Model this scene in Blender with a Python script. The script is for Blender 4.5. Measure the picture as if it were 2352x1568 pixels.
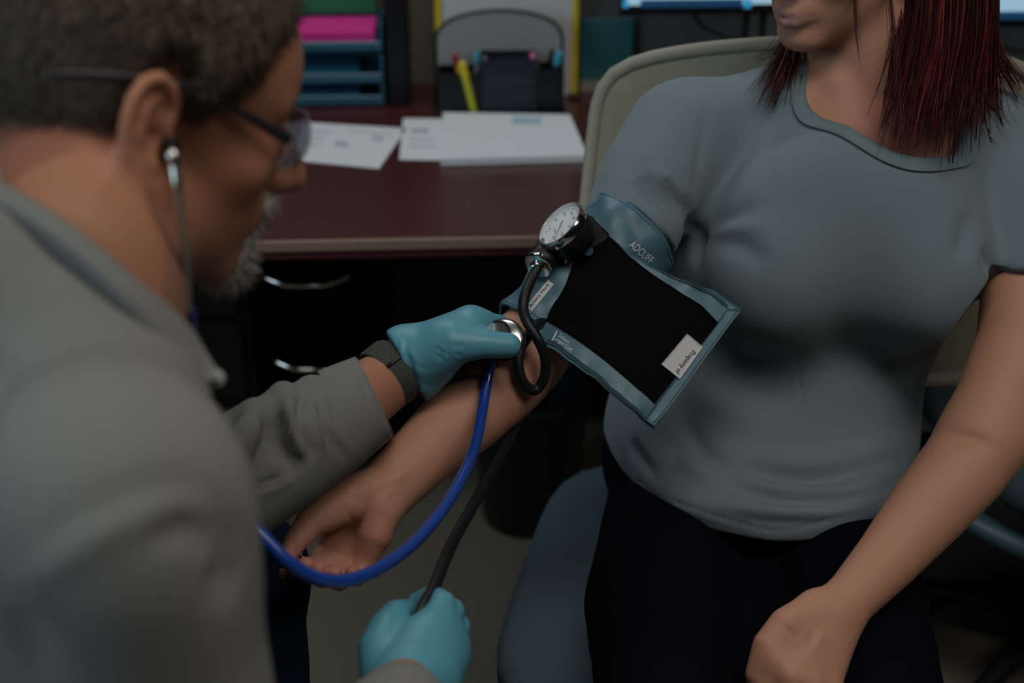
import bpy, math, random
import numpy as np
from mathutils import Vector, Matrix
from mathutils.bvhtree import BVHTree

# ------------------------------------------------------------------ camera, world, lights, exposure
for o in list(bpy.data.objects):
    bpy.data.objects.remove(o, do_unlink=True)
scene = bpy.context.scene
COL = scene.collection
FPX = 50.0 / 36.0 * 2352          # focal length in pixels of the 2352 wide frame
TH = math.radians(25.0)           # camera looks down by 25 degrees
HC = 1.5                          # camera height
cam_d = bpy.data.cameras.new('camera')
cam = bpy.data.objects.new('camera', cam_d)
COL.objects.link(cam)
cam.location = (0, 0, HC)
cam.rotation_euler = (math.radians(90) - TH, 0, 0)
cam_d.lens = 50
cam_d.sensor_width = 36
cam_d.clip_start = 0.05
cam_d.dof.use_dof = True
cam_d.dof.focus_distance = 1.47
cam_d.dof.aperture_fstop = 3.2
scene.camera = cam

world = bpy.data.worlds.new('world')
scene.world = world
world.use_nodes = True
bg = world.node_tree.nodes['Background']
bg.inputs[0].default_value = (0.55, 0.75, 1.0, 1)
bg.inputs[1].default_value = 0.004

def area(name, loc, target, sx, sy, power, color):
    l = bpy.data.lights.new(name, 'AREA')
    l.shape = 'RECTANGLE'; l.size = sx; l.size_y = sy; l.energy = power; l.color = color
    o = bpy.data.objects.new(name, l); COL.objects.link(o)
    o.location = loc
    o.rotation_euler = (Vector(target) - Vector(loc)).to_track_quat('-Z', 'Y').to_euler()
    return o
area('ceiling_light_near', (0.25, 0.5, 2.65), (0.25, 0.5, 0), 1.2, 0.6, 15, (1.0, 0.96, 0.90))
area('ceiling_light_right', (1.5, 0.1, 2.65), (1.5, 0.1, 0), 1.2, 0.6, 11, (1.0, 0.93, 0.84))
area('ceiling_light_far', (-0.4, 2.55, 2.65), (-0.4, 2.55, 0), 1.2, 0.6, 11, (0.95, 0.97, 1.0))
area('window_daylight', (-2.3, -0.5, 1.85), (-0.1, 1.1, 1.0), 1.3, 1.3, 24, (0.66, 0.87, 1.0))

scene.view_settings.view_transform = 'Standard'
scene.view_settings.look = 'None'
scene.view_settings.gamma = 1.0
scene.view_settings.use_curve_mapping = False
scene.view_settings.exposure = 0.1

# ------------------------------------------------------------------ helpers: projection
CT, ST = math.cos(TH), math.sin(TH)
def P(px, py, d):
    """photo pixel + depth along the view axis -> world point"""
    u = (784 - py) / FPX
    return np.array([(px - 1176) / FPX * d, d * (CT + u * ST), HC + d * (-ST + u * CT)])
def on_z(px, py, z):
    u = (784 - py) / FPX
    d = (HC - z) / (ST - u * CT)
    return P(px, py, d)
def on_y(px, py, y):
    u = (784 - py) / FPX
    return P(px, py, y / (CT + u * ST))
def proj(v):
    v = np.asarray(v, float)
    y = v[..., 1]; z = v[..., 2] - HC
    d = y * CT - z * ST
    u = y * ST + z * CT
    return 1176 + FPX * v[..., 0] / d, 784 - FPX * u / d, d
def PP(lst):
    return [P(*a) for a in lst]
def nrm(v):
    v = np.asarray(v, float)
    return v / (np.linalg.norm(v) + 1e-12)
RT = np.array([1.0, 0, 0]); UP = np.array([0, ST, CT]); FW = np.array([0, CT, -ST])

# ------------------------------------------------------------------ helpers: materials
def mat(name, color, rough=0.6, metal=0.0, var=0.0, vscale=30.0, bump=0.0, bscale=200.0, stretch=(1, 1, 1),
        color2=None, spec=0.5, emit=None, estr=0.0, alpha=1.0, trans=0.0, sheen=0.0, sss=0.0, attr=False, coat=0.0):
    m = bpy.data.materials.new(name); m.use_nodes = True
    nt = m.node_tree; N = nt.nodes; L = nt.links
    b = N['Principled BSDF']
    b.inputs['Base Color'].default_value = (*color, 1)
    b.inputs['Roughness'].default_value = rough
    b.inputs['Metallic'].default_value = metal
    b.inputs['Specular IOR Level'].default_value = spec
    b.inputs['Sheen Weight'].default_value = sheen
    b.inputs['Coat Weight'].default_value = coat
    if trans: b.inputs['Transmission Weight'].default_value = trans
    if alpha < 1: b.inputs['Alpha'].default_value = alpha
    if sss:
        b.inputs['Subsurface Weight'].default_value = sss
        b.inputs['Subsurface Radius'].default_value = (0.008, 0.003, 0.0015)
        b.inputs['Subsurface Scale'].default_value = 1.0
    if emit:
        b.inputs['Emission Color'].default_value = (*emit, 1); b.inputs['Emission Strength'].default_value = estr
    tc = N.new('ShaderNodeTexCoord'); mp = N.new('ShaderNodeMapping')
    mp.inputs['Scale'].default_value = stretch
    L.new(tc.outputs['Object'], mp.inputs['Vector'])
    src = None
    if attr:
        at = N.new('ShaderNodeAttribute'); at.attribute_name = 'Col'; src = at.outputs['Color']
    if var > 0 or color2:
        no = N.new('ShaderNodeTexNoise'); no.inputs['Scale'].default_value = vscale; no.inputs['Detail'].default_value = 5
        L.new(mp.outputs[0], no.inputs['Vector'])
        rp = N.new('ShaderNodeValToRGB')
        rp.color_ramp.elements[0].position = 0.32; rp.color_ramp.elements[1].position = 0.68
        if attr:
            rp.color_ramp.elements[0].color = (1 - var, 1 - var, 1 - var, 1); rp.color_ramp.elements[1].color = (1 + var, 1 + var, 1 + var, 1)
            mx = N.new('ShaderNodeMix'); mx.data_type = 'RGBA'; mx.blend_type = 'MULTIPLY'; mx.inputs['Factor'].default_value = 1
            L.new(src, mx.inputs['A']); L.new(rp.outputs[0], mx.inputs['B']); src = mx.outputs['Result']
        else:
            c0 = [c * (1 - var) for c in color]; c1 = color2 or [min(1, c * (1 + var)) for c in color]
            rp.color_ramp.elements[0].color = (*c0, 1); rp.color_ramp.elements[1].color = (*c1, 1)
            src = rp.outputs[0]
    if src is not None:
        L.new(src, b.inputs['Base Color'])
    if bump > 0:
        n2 = N.new('ShaderNodeTexNoise'); n2.inputs['Scale'].default_value = bscale; n2.inputs['Detail'].default_value = 4
        L.new(mp.outputs[0], n2.inputs['Vector'])
        bp = N.new('ShaderNodeBump'); bp.inputs['Strength'].default_value = bump; bp.inputs['Distance'].default_value = 0.002
        L.new(n2.outputs['Fac'], bp.inputs['Height']); L.new(bp.outputs[0], b.inputs['Normal'])
    return m

def weave_mat(name, ca, cb, scale, rough=0.8, bump=0.3, see=0.0):
    m = mat(name, ca, rough); nt = m.node_tree; N = nt.nodes; L = nt.links; b = N['Principled BSDF']
    tc = N.new('ShaderNodeTexCoord')
    ck = N.new('ShaderNodeTexChecker'); ck.inputs['Scale'].default_value = scale
    ck.inputs[1].default_value = (*ca, 1); ck.inputs[2].default_value = (*cb, 1)
    L.new(tc.outputs['UV'], ck.inputs[0]); L.new(ck.outputs[0], b.inputs['Base Color'])
    bp = N.new('ShaderNodeBump'); bp.inputs['Strength'].default_value = bump; bp.inputs['Distance'].default_value = 0.001
    L.new(ck.outputs['Fac'], bp.inputs['Height']); L.new(bp.outputs[0], b.inputs['Normal'])
    if see:
        mt = N.new('ShaderNodeMath'); mt.operation = 'MULTIPLY'; mt.inputs[1].default_value = see
        L.new(ck.outputs['Fac'], mt.inputs[0])
        sb = N.new('ShaderNodeMath'); sb.operation = 'SUBTRACT'; sb.inputs[0].default_value = 1.0
        L.new(mt.outputs[0], sb.inputs[1]); L.new(sb.outputs[0], b.inputs['Alpha'])
    return m

M = {}
M['skin_w'] = mat('skin_light', (.5, .3, .22), .6, spec=.35, var=.10, vscale=22, bump=.18, bscale=380, attr=True, sss=.12)
M['skin_m'] = mat('skin_tan', (.4, .2, .13), .62, spec=.3, var=.14, vscale=25, bump=.2, bscale=330, attr=True, sss=.1)
M['tee'] = mat('heather_jersey', (.135, .178, .200), .95, var=.22, vscale=420, stretch=(.4, .4, 1.5), bump=.14, bscale=500, spec=.15, sheen=.15)
M['tee_rib'] = mat('rib_jersey', (.125, .175, .19), .95, var=.15, vscale=300, bump=.3, bscale=500, spec=.15)
M['pants'] = mat('black_stretch_cotton', (.0022, .0026, .005), .95, var=.3, vscale=120, bump=.2, bscale=300, spec=.05)
M['shirt_m'] = mat('grey_work_cotton', (.160, .163, .155), .9, var=.10, vscale=60, bump=.3, bscale=500, spec=.15)
M['jeans'] = mat('dark_denim', (.010, .022, .045), .9, var=.3, vscale=300, stretch=(1, 1, .3), bump=.3, bscale=500, spec=.1)
M['glove'] = mat('nitrile_blue', (.080, .27, .35), .45, var=.06, vscale=30, bump=.12, bscale=120, spec=.4)
M['hair_red'] = mat('dyed_red_hair', (.065, .008, .008), .42, var=.25, vscale=60, stretch=(3, 3, .5), spec=.22, attr=True)
M['hair_man'] = mat('short_brown_hair', (.10, .077, .052), .8, var=.35, vscale=220, bump=.3, bscale=500, spec=.2)
M['beard'] = mat('grey_beard', (.58, .55, .50), .9, var=.3, vscale=300, bump=.6, bscale=500)
M['cuff'] = mat('blue_grey_nylon', (.055, .128, .170), .45, var=.18, vscale=24, bump=.7, bscale=38, spec=.4)
M['cuffband'] = mat('blue_grey_binding', (.065, .145, .185), .5, var=.1, vscale=40, bump=.2, bscale=90, spec=.4)
M['velcro'] = mat('black_loop_pile', (.0035, .0035, .0045), 1.0, var=.4, vscale=500, bump=.5, bscale=900, spec=.05)
M['stitch'] = mat('dark_thread', (.02, .05, .07), .9)
M['white_print'] = mat('white_print', (.55, .6, .62), .8)
M['dark_print'] = mat('dark_print', (.04, .05, .06), .8)
M['label_white'] = mat('white_satin_label', (.47, .48, .48), .7, var=.05, vscale=60)
M['blackrubber'] = mat('black_rubber', (.005, .0065, .008), .45, var=.2, vscale=80, spec=.32)
M['blackplastic'] = mat('black_plastic', (.004, .0045, .006), .42, spec=.35)
M['bluetube'] = mat('royal_blue_vinyl', (.008, .045, .26), .22, spec=.6, coat=.3)
M['chrome'] = mat('chrome', (.75, .75, .74), .12, 1.0)
M['brushed'] = mat('brushed_steel', (.55, .54, .50), .28, 1.0)
M['dial'] = mat('dial_face', (.62, .66, .66), .6)
M['glass'] = mat('clear_lens', (.9, .95, 1.0), .08, alpha=.10)
M['smoke'] = mat('safety_lens', (.20, .20, .30), .06, alpha=.42)
M['temple'] = mat('dark_temple', (.015, .014, .02), .35)
M['strap'] = weave_mat('woven_strap', (.006, .007, .007), (.05, .06, .045), 60, .8, .5)
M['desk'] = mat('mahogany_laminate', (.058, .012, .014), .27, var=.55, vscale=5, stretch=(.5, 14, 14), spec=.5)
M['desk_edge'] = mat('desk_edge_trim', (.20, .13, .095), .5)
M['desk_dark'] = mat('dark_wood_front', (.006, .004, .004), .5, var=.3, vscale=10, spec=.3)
M['carpet'] = mat('loop_carpet', (.17, .155, .122), 1.0, var=.45, vscale=38, color2=(.30, .27, .215), bump=.8, bscale=220, spec=.05)
M['wall'] = mat('beige_wall', (.19, .175, .135), .9, var=.05, vscale=8, bump=.1, bscale=120)
M['panel'] = mat('grey_partition_fabric', (.085, .09, .092), .95, var=.12, vscale=140, bump=.3, bscale=300)
M['paper'] = mat('white_paper', (.62, .66, .68), .85, var=.02, vscale=12)
M['print_grey'] = mat('faint_print', (.38, .42, .46), .9)
M['sticky'] = mat('pale_blue_note', (.30, .50, .56), .85)
M['mesh'] = weave_mat('beige_mesh', (.36, .345, .245), (.24, .23, .16), 190, .85, .5, .38)
M['frame'] = mat('taupe_plastic', (.29, .27, .215), .5, spec=.4)
M['seat'] = mat('slate_seat_fabric', (.052, .078, .095), .95, var=.2, vscale=350, bump=.4, bscale=600, spec=.1)
M['metal_dark'] = mat('dark_metal', (.02, .022, .025), .4, .6)
M['magenta'] = mat('magenta_paper', (.60, .02, .24), .8)
M['pinkedge'] = mat('pink_paper', (.75, .10, .38), .8)
M['green'] = mat('green_folder', (.01, .16, .055), .7)
M['trayblue'] = mat('smoky_blue_plastic', (.022, .10, .15), .3, spec=.5)
M['bluesheet'] = mat('blue_paper', (.02, .22, .38), .8)
M['yellow'] = mat('yellow_plastic', (.60, .47, .02), .5)
M['yellowgreen'] = mat('yellow_green_marker', (.42, .42, .02), .45)
M['red'] = mat('red_cap', (.35, .02, .02), .45)
M['cyan'] = mat('cyan_pen', (.02, .30, .42), .4)
M['pink'] = mat('pink_pen', (.60, .16, .32), .4)
M['lilac'] = mat('lilac_pen', (.30, .30, .42), .4)
M['board'] = mat('pale_grey_board', (.52, .54, .55), .8, var=.03, vscale=10)
M['archmesh'] = mat('grey_metal_mesh', (.27, .285, .29), .6, var=.1, vscale=200)
M['navyplastic'] = mat('navy_plastic', (.006, .012, .020), .45)
M['teal'] = mat('teal_picture', (.01, .12, .11), .6, var=.5, vscale=14, color2=(.03, .20, .24))
M['cream'] = mat('cream_card', (.28, .26, .20), .8)
M['screen'] = mat('lit_screen', (.02, .02, .02), .3, emit=(.42, .68, .85), estr=.62)
M['screenbar'] = mat('lit_taskbar', (.02, .02, .02), .3, emit=(.006, .06, .16), estr=.5)
M['screenblue'] = mat('lit_blue_icon', (.02, .02, .02), .3, emit=(.03, .35, .7), estr=.6)
M['bluegrey'] = mat('blue_grey_plastic', (.05, .10, .13), .45)
M['eye'] = mat('eye', (.5, .5, .48), .2)
M['shoe'] = mat('dark_shoe', (.02, .02, .02), .6)

# ------------------------------------------------------------------ helpers: objects
def meta(o, label, cat, group=None):
    o['label'] = label; o['category'] = cat
    if group: o['group'] = group
    return o
def root(name, loc, label, cat, group=None):
    o = bpy.data.objects.new(name, None); COL.objects.link(o)
    o.location = Vector([float(c) for c in loc]); o.empty_display_size = .02
    meta(o, label, cat, group)
    return o
def worldloc(o):
    v = Vector(o.location)
    p = o.parent
    while p: v = v + Vector(p.location); p = p.parent
    return np.array(v)
def mk(name, verts, faces, m, parent=None, smooth=True, uv=None, origin=None, colors=None):
    """mesh from WORLD coordinates; parents are never rotated or scaled"""
    verts = np.asarray(verts, np.float64)
    if parent is not None:
        base = worldloc(parent); loc = np.zeros(3)
    else:
        base = (verts.min(0) + verts.max(0)) / 2 if origin is None else np.asarray(origin)
        base[2] = verts[:, 2].min() if origin is None else base[2]
        loc = base
    me = bpy.data.meshes.new(name)
    if isinstance(faces, np.ndarray) and faces.shape[1] == 4:
        n = len(faces)
        me.vertices.add(len(verts)); me.vertices.foreach_set('co', (verts - base).astype(np.float32).ravel())
        me.loops.add(4 * n); me.loops.foreach_set('vertex_index', faces.astype(np.int32).ravel())
        me.polygons.add(n); me.polygons.foreach_set('loop_start', np.arange(0, 4 * n, 4, dtype=np.int32))
        me.update(calc_edges=True)
        me.validate()
    else:
        me.from_pydata([tuple(v) for v in (verts - base)], [], [tuple(int(i) for i in f) for f in faces])
    if smooth:
        me.polygons.foreach_set('use_smooth', np.ones(len(me.polygons), dtype=bool))
    if uv is not None:
        ul = me.uv_layers.new(name='UVMap')
        vi = np.zeros(len(me.loops), np.int32); me.loops.foreach_get('vertex_index', vi)
        ul.data.foreach_set('uv', np.asarray(uv, np.float32)[vi].ravel())
    if colors is not None:
        ca = me.color_attributes.new('Col', 'FLOAT_COLOR', 'POINT')
        c4 = np.ones((len(verts), 4), np.float32); c4[:, :3] = colors
        ca.data.foreach_set('color', c4.ravel())
    me.materials.append(m)
    o = bpy.data.objects.new(name, me); COL.objects.link(o)
    o.location = Vector([float(c) for c in loc])
    if parent is not None: o.parent = parent
    return o

def crom(pts, n):
    pts = np.asarray(pts, float)
    p = np.vstack([2 * pts[0] - pts[1], pts, 2 * pts[-1] - pts[-2]])
    out = []
    m = len(pts) - 1
    for s in np.linspace(0, m, n):
        i = min(int(s), m - 1); t = s - i
        a, b, c, d = p[i], p[i + 1], p[i + 2], p[i + 3]
        out.append(.5 * (2 * b + (c - a) * t + (2 * a - 5 * b + 4 * c - d) * t * t + (3 * b - a - 3 * c + d) * t ** 3))
    return np.array(out)
def tube_geo(pts, r, n=40, sides=12, smooth=True, flat=1.0, ref=None):
    c = crom(pts, n) if smooth else np.asarray(pts, float)
    n = len(c)
    rr = np.interp(np.linspace(0, 1, n), np.linspace(0, 1, len(np.atleast_1d(r))), np.atleast_1d(r)) if np.ndim(r) else np.full(n, r)
    T = np.gradient(c, axis=0); T /= np.linalg.norm(T, axis=1)[:, None] + 1e-12
    a = np.array([0, 0, 1.0]) if ref is None else np.asarray(ref, float)
    if abs(a @ T[0]) > .95: a = np.array([1.0, 0, 0])
    V = []
    nn = nrm(a - T[0] * (a @ T[0]))
    for i in range(n):
        nn = nrm(nn - T[i] * (nn @ T[i])); b = np.cross(T[i], nn)
        for k in range(sides):
            an = 2 * math.pi * k / sides
            V.append(c[i] + rr[i] * (math.cos(an) * nn + flat * math.sin(an) * b))
    F = [(i * sides + k, i * sides + (k + 1) % sides, (i + 1) * sides + (k + 1) % sides, (i + 1) * sides + k) for i in range(n - 1) for k in range(sides)]
    F.append(tuple(range(sides - 1, -1, -1))); F.append(tuple((n - 1) * sides + k for k in range(sides)))
    return np.array(V), F
def tube(name, pts, r, m, parent=None, **k):
    V, F = tube_geo(pts, r, **k)
    return mk(name, V, F, m, parent)
def frame_of(axis, ref=(0, 0, 1)):
    w = nrm(axis); a = np.asarray(ref, float)
    if abs(a @ w) > .95: a = np.array([1.0, 0, 0])
    u = nrm(np.cross(a, w)); v = np.cross(w, u)
    return u, v, w
def lathe_geo(c, axis, prof, sides=40, ring=False):
    u, v, w = frame_of(axis); c = np.asarray(c, float)
    V = []; F = []
    for (r, h) in prof:
        for k in range(sides):
            a = 2 * math.pi * k / sides
            V.append(c + w * h + r * (math.cos(a) * u + math.sin(a) * v))
    for i in range(len(prof) - 1):
        for k in range(sides):
            F.append((i * sides + k, i * sides + (k + 1) % sides, (i + 1) * sides + (k + 1) % sides, (i + 1) * sides + k))
    if ring:
        m_ = (len(prof) - 1) * sides
        F += [(m_ + k, m_ + (k + 1) % sides, (k + 1) % sides, k) for k in range(sides)]
    else:
        F.append(tuple(range(sides - 1, -1, -1))); F.append(tuple((len(prof) - 1) * sides + k for k in range(sides)))
    return np.array(V), F
def autosmooth(o, ang=40):
    me = o.data
    bpy.context.view_layer.update()
    nr = np.zeros(len(me.polygons) * 3); me.polygons.foreach_get('normal', nr); nr = nr.reshape(-1, 3)
    ek = {}
    for p in me.polygons:
        for k in p.edge_keys: ek.setdefault(k, []).append(p.index)
    cs = math.cos(math.radians(ang))
    for e in me.edges:
        f = ek.get(tuple(sorted(e.vertices)), [])
        if len(f) == 2 and nr[f[0]] @ nr[f[1]] < cs: e.use_edge_sharp = True
    return o
def lathe(name, c, axis, prof, m, parent=None, sides=40, ring=False):
    V, F = lathe_geo(c, axis, prof, sides, ring)
    return autosmooth(mk(name, V, F, m, parent))
def box_geo(c, s, R=None, bev=0.0):
    """bevelled box: chamfered corners, centre c, full size s"""
    c = np.asarray(c, float); h = np.asarray(s, float) / 2
    R = np.eye(3) if R is None else np.asarray(R)
    if bev <= 0:
        V = [np.array([x, y, z]) * h for x in (-1, 1) for y in (-1, 1) for z in (-1, 1)]
        F = [(0, 1, 3, 2), (4, 6, 7, 5), (0, 4, 5, 1), (2, 3, 7, 6), (0, 2, 6, 4), (1, 5, 7, 3)]
        return np.array(V) @ R.T + c, F
    b = min(bev, h.min() * .49)
    V = []; idx = {}
    for x in (-1, 1):
        for y in (-1, 1):
            for z in (-1, 1):
                for ax in range(3):
                    p = np.array([x, y, z]) * (h - b); p[ax] += (x, y, z)[ax] * b
                    idx[(x, y, z, ax)] = len(V); V.append(p)
    F = []
    for ax in range(3):
        o1, o2 = [(1, 2), (2, 0), (0, 1)][ax]
        for s_ in (-1, 1):
            q = []
            for (a, b2) in ((-1, -1), (1, -1), (1, 1), (-1, 1)):
                k = [0, 0, 0]; k[ax] = s_; k[o1] = a; k[o2] = b2
                q.append(idx[(k[0], k[1], k[2], ax)])
            F.append(tuple(q if s_ > 0 else q[::-1]))
    for ax in range(3):
        o1, o2 = [(1, 2), (2, 0), (0, 1)][ax]
        for s1 in (-1, 1):
            for s2 in (-1, 1):
                k0 = [0, 0, 0]; k0[o1] = s1; k0[o2] = s2; k1 = list(k0); k0[ax] = -1; k1[ax] = 1
                q = [idx[(*k0, o1)], idx[(*k1, o1)], idx[(*k1, o2)], idx[(*k0, o2)]]
                F.append(tuple(q if s1 * s2 < 0 else q[::-1]))
    for x in (-1, 1):
        for y in (-1, 1):
            for z in (-1, 1):
                q = [idx[(x, y, z, 0)], idx[(x, y, z, 1)], idx[(x, y, z, 2)]]
                F.append(tuple(q if x * y * z > 0 else q[::-1]))
    return np.array(V) @ R.T + c, F
def box(name, c, s, m, parent=None, R=None, bev=0.003):
    V, F = box_geo(c, s, R, bev)
    return mk(name, V, F, m, parent, smooth=False)
def join(gs):
    V = []; F = []; n = 0
    for v, f in gs:
        V.append(np.asarray(v)); F += [tuple(i + n for i in q) for q in f]; n += len(v)
    return np.vstack(V), F
def slab_geo(quad, th):
    """thin plate from 4 world corner points, thickness th along +normal"""
    q = np.asarray(quad, float); n = nrm(np.cross(q[1] - q[0], q[3] - q[0]))
    V = np.vstack([q, q + n * th])
    return V, [(3, 2, 1, 0), (4, 5, 6, 7), (0, 1, 5, 4), (1, 2, 6, 5), (2, 3, 7, 6), (3, 0, 4, 7)]
def grid_faces(nu, nv, wrap=False):
    F = []
    for i in range(nu - 1):
        for j in range(nv if wrap else nv - 1):
            F.append((i * nv + j, i * nv + (j + 1) % nv, (i + 1) * nv + (j + 1) % nv, (i + 1) * nv + j))
    return F
def sheet(name, G, th, m, parent=None, uv=False):
    """solid sheet from a grid of points G[nu,nv,3], thickness th"""
    nu, nv = G.shape[:2]
    du = np.gradient(G, axis=0); dv = np.gradient(G, axis=1)
    n = np.cross(du, dv); n /= np.linalg.norm(n, axis=2)[..., None] + 1e-12
    A = (G + n * th / 2).reshape(-1, 3); B = (G - n * th / 2).reshape(-1, 3)
    F1 = grid_faces(nu, nv); k = nu * nv
    F = list(F1) + [tuple(i + k for i in f[::-1]) for f in F1]
    bd = [i * nv for i in range(nu)] + [(nu - 1) * nv + j for j in range(1, nv)] + [i * nv + nv - 1 for i in range(nu - 2, -1, -1)] + [j for j in range(nv - 2, 0, -1)]
    for a, b in zip(bd, bd[1:] + bd[:1]): F.append((b, a, a + k, b + k))
    u_ = None
    if uv:
        uu, vv = np.meshgrid(np.linspace(0, 1, nu), np.linspace(0, 1, nv), indexing='ij')
        u_ = np.stack([uu, vv], -1).reshape(-1, 2) * (np.array(uv) if isinstance(uv, tuple) else 1.0); u_ = np.vstack([u_, u_])
    return mk(name, np.vstack([A, B]), F, m, parent, uv=u_)

# ------------------------------------------------------------------ helpers: sculpting with distance fields
def s_rc(a, b, ra, rb):
    a = np.asarray(a, np.float32); b = np.asarray(b, np.float32); ab = b - a; L2 = max(float(ab @ ab), 1e-10)
    def f(p):
        t = np.clip(((p - a) @ ab) / L2, 0, 1)
        q = p - a - t[:, None] * ab
        return np.sqrt((q * q).sum(1)) - (ra + (rb - ra) * t)
    return f
def s_chain(pts, rs):
    fs = [s_rc(pts[i], pts[i + 1], rs[i], rs[i + 1]) for i in range(len(pts) - 1)]
    def f(p):
        d = fs[0](p)
        for g in fs[1:]: d = np.minimum(d, g(p))
        return d
    return f
def s_el(c, r, R=None):
    c = np.asarray(c, np.float32); r = np.asarray(r, np.float32)
    Rm = None if R is None else np.asarray(R, np.float32)
    def f(p):
        q = p - c
        if Rm is not None: q = q @ Rm
        k0 = np.sqrt(((q / r) ** 2).sum(1)); k1 = np.sqrt(((q / (r * r)) ** 2).sum(1)) + 1e-6
        return k0 * (k0 - 1) / k1
    return f
def s_zloft(tab, T=None, o=(0, 0, 0), edge=.006):
    """stack of ellipses: rows (z, cx, cy, rx, ry) in the local frame T (columns = axes) at o"""
    tab = np.asarray(tab, float)
    zs = np.linspace(tab[0, 0], tab[-1, 0], 160)
    def sm(v):
        return crom(np.stack([tab[:, 0], v, 0 * v], 1), 400)
    cols = []
    for k in range(1, 5):
        c = sm(tab[:, k]); cols.append(np.interp(zs, c[:, 0], c[:, 1]))
    T = np.eye(3) if T is None else np.asarray(T); o = np.asarray(o, float)
    def f(p):
        q = (p - o) @ T
        z = q[:, 2]
        cx, cy, rx, ry = [np.interp(z, zs, c) for c in cols]
        x = q[:, 0] - cx; y = q[:, 1] - cy
        k0 = np.sqrt((x / rx) ** 2 + (y / ry) ** 2); k1 = np.sqrt((x / rx ** 2) ** 2 + (y / ry ** 2) ** 2) + 1e-6
        d = k0 * (k0 - 1) / k1
        c = np.maximum(zs[0] - z, z - zs[-1])
        e = edge
        h = np.clip(.5 + .5 * (c - d) / e, 0, 1)
        return d * (1 - h) + c * h + e * h * (1 - h)
    return f
class Sculpt:
    def __init__(s): s.ops = []
    def add(s, f, k=.01, mode='u', bound=True): s.ops.append((f, k, mode, bound)); return s
    def rc(s, a, b, ra, rb, k=.01): return s.add(s_rc(a, b, ra, rb), k)
    def ch(s, pts, rs, k=.01): return s.add(s_chain(pts, rs), k)
    def el(s, c, r, R=None, k=.01): return s.add(s_el(c, r, R), k)
    def sub(s, f, k=.005): return s.add(f, k, 's')
    def ev(s, p, ops=None):
        d = None
        for f, k, mode, _ in (s.ops if ops is None else ops):
            e = f(p)
            if d is None: d = e; continue
            if mode == 'u':
                h = np.clip(.5 + .5 * (d - e) / k, 0, 1)
                d = d + (e - d) * h - k * h * (1 - h)
            elif mode == 's':
                h = np.clip(.5 - .5 * (d + e) / k, 0, 1)
                d = d + (-e - d) * h + k * h * (1 - h)
            else:   # custom function of (p, d)
                d = e
        return d if d is not None else np.full(len(p), 1.0, np.float32)
    def mesh(s, lo, hi, h, B=16, lip=1.5):
        lo = np.asarray(lo, float); hi = np.asarray(hi, float)
        nb = np.ceil((hi - lo) / (h * B)).astype(int)
        ii = np.stack(np.meshgrid(*[np.arange(n) for n in nb], indexing='ij'), -1).reshape(-1, 3)
        cen = (lo + (ii + .5) * h * B).astype(np.float32)
        rad = h * B * math.sqrt(3) / 2
        val = s.ev(cen)
        pv = [f(cen) for f, _, _, _ in s.ops]
        act = np.where(np.abs(val) < rad * lip + .03)[0]
        ar = np.arange(B + 1)
        gi = np.stack(np.meshgrid(ar, ar, ar, indexing='ij'), -1)
        N = (nb * B + 2).astype(np.int64)
        VI = []; VP = []; Q = []
        cor = [(a, b, c) for a in (0, 1) for b in (0, 1) for c in (0, 1)]
        edges = [(i, j) for i in range(8) for j in range(i + 1, 8) if sum(abs(np.array(cor[i]) - np.array(cor[j]))) == 1]
        for bi in act:
            base = ii[bi] * B
            ops = [op for k, op in enumerate(s.ops) if (op[2] == 'u' and pv[k][bi] < rad * lip + .05 + op[1]) or (op[2] != 'u' and pv[k][bi] < rad * lip + .05)]
            if not ops: continue
            pts = (lo + (gi + base) * h).reshape(-1, 3).astype(np.float32)
            D = s.ev(pts, ops).reshape(B + 1, B + 1, B + 1)
            S = D < 0
            if S.all() or not S.any(): continue
            cs = [S[a:B + a, b:B + b, c:B + c] for a, b, c in cor]
            cnt = sum(x.astype(np.int8) for x in cs)
            ac = np.argwhere((cnt > 0) & (cnt < 8))
            if len(ac):
                dv = np.stack([D[ac[:, 0] + a, ac[:, 1] + b, ac[:, 2] + c] for a, b, c in cor], 1)
                acc = np.zeros((len(ac), 3)); num = np.zeros(len(ac))
                for i, j in edges:
                    di, dj = dv[:, i], dv[:, j]; m = (di < 0) != (dj < 0)
                    t = np.where(m, di / (di - dj + 1e-20), 0)
                    pt = np.array(cor[i]) + t[:, None] * (np.array(cor[j]) - np.array(cor[i]))
                    acc += pt * m[:, None]; num += m
                vp = lo + (ac + base + acc / num[:, None]) * h
                g = ac + base
                VI.append((g[:, 0] * N[1] + g[:, 1]) * N[2] + g[:, 2]); VP.append(vp)
            for ax in range(3):
                sl0 = [slice(0, B)] * 3; sl1 = [slice(0, B)] * 3; sl1[ax] = slice(1, B + 1)
                s0 = S[tuple(sl0)]; s1 = S[tuple(sl1)]
                e = np.argwhere(s0 != s1)
                if not len(e): continue
                fl = s0[e[:, 0], e[:, 1], e[:, 2]]
                g = e + base; o1, o2 = [(1, 2), (2, 0), (0, 1)][ax]
                def cid(d1, d2):
                    c = g.copy(); c[:, o1] -= d1; c[:, o2] -= d2
                    return (c[:, 0] * N[1] + c[:, 1]) * N[2] + c[:, 2]
                q = np.stack([cid(1, 1), cid(0, 1), cid(0, 0), cid(1, 0)], 1)
                q[~fl] = q[~fl][:, ::-1]
                Q.append(q)
        VI = np.concatenate(VI); VP = np.vstack(VP); Q = np.vstack(Q)
        o = np.argsort(VI); VI = VI[o]; VP = VP[o]
        k = np.clip(np.searchsorted(VI, Q), 0, len(VI) - 1)
        ok = (VI[k] == Q).all(1)
        return VP, k[ok]
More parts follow.
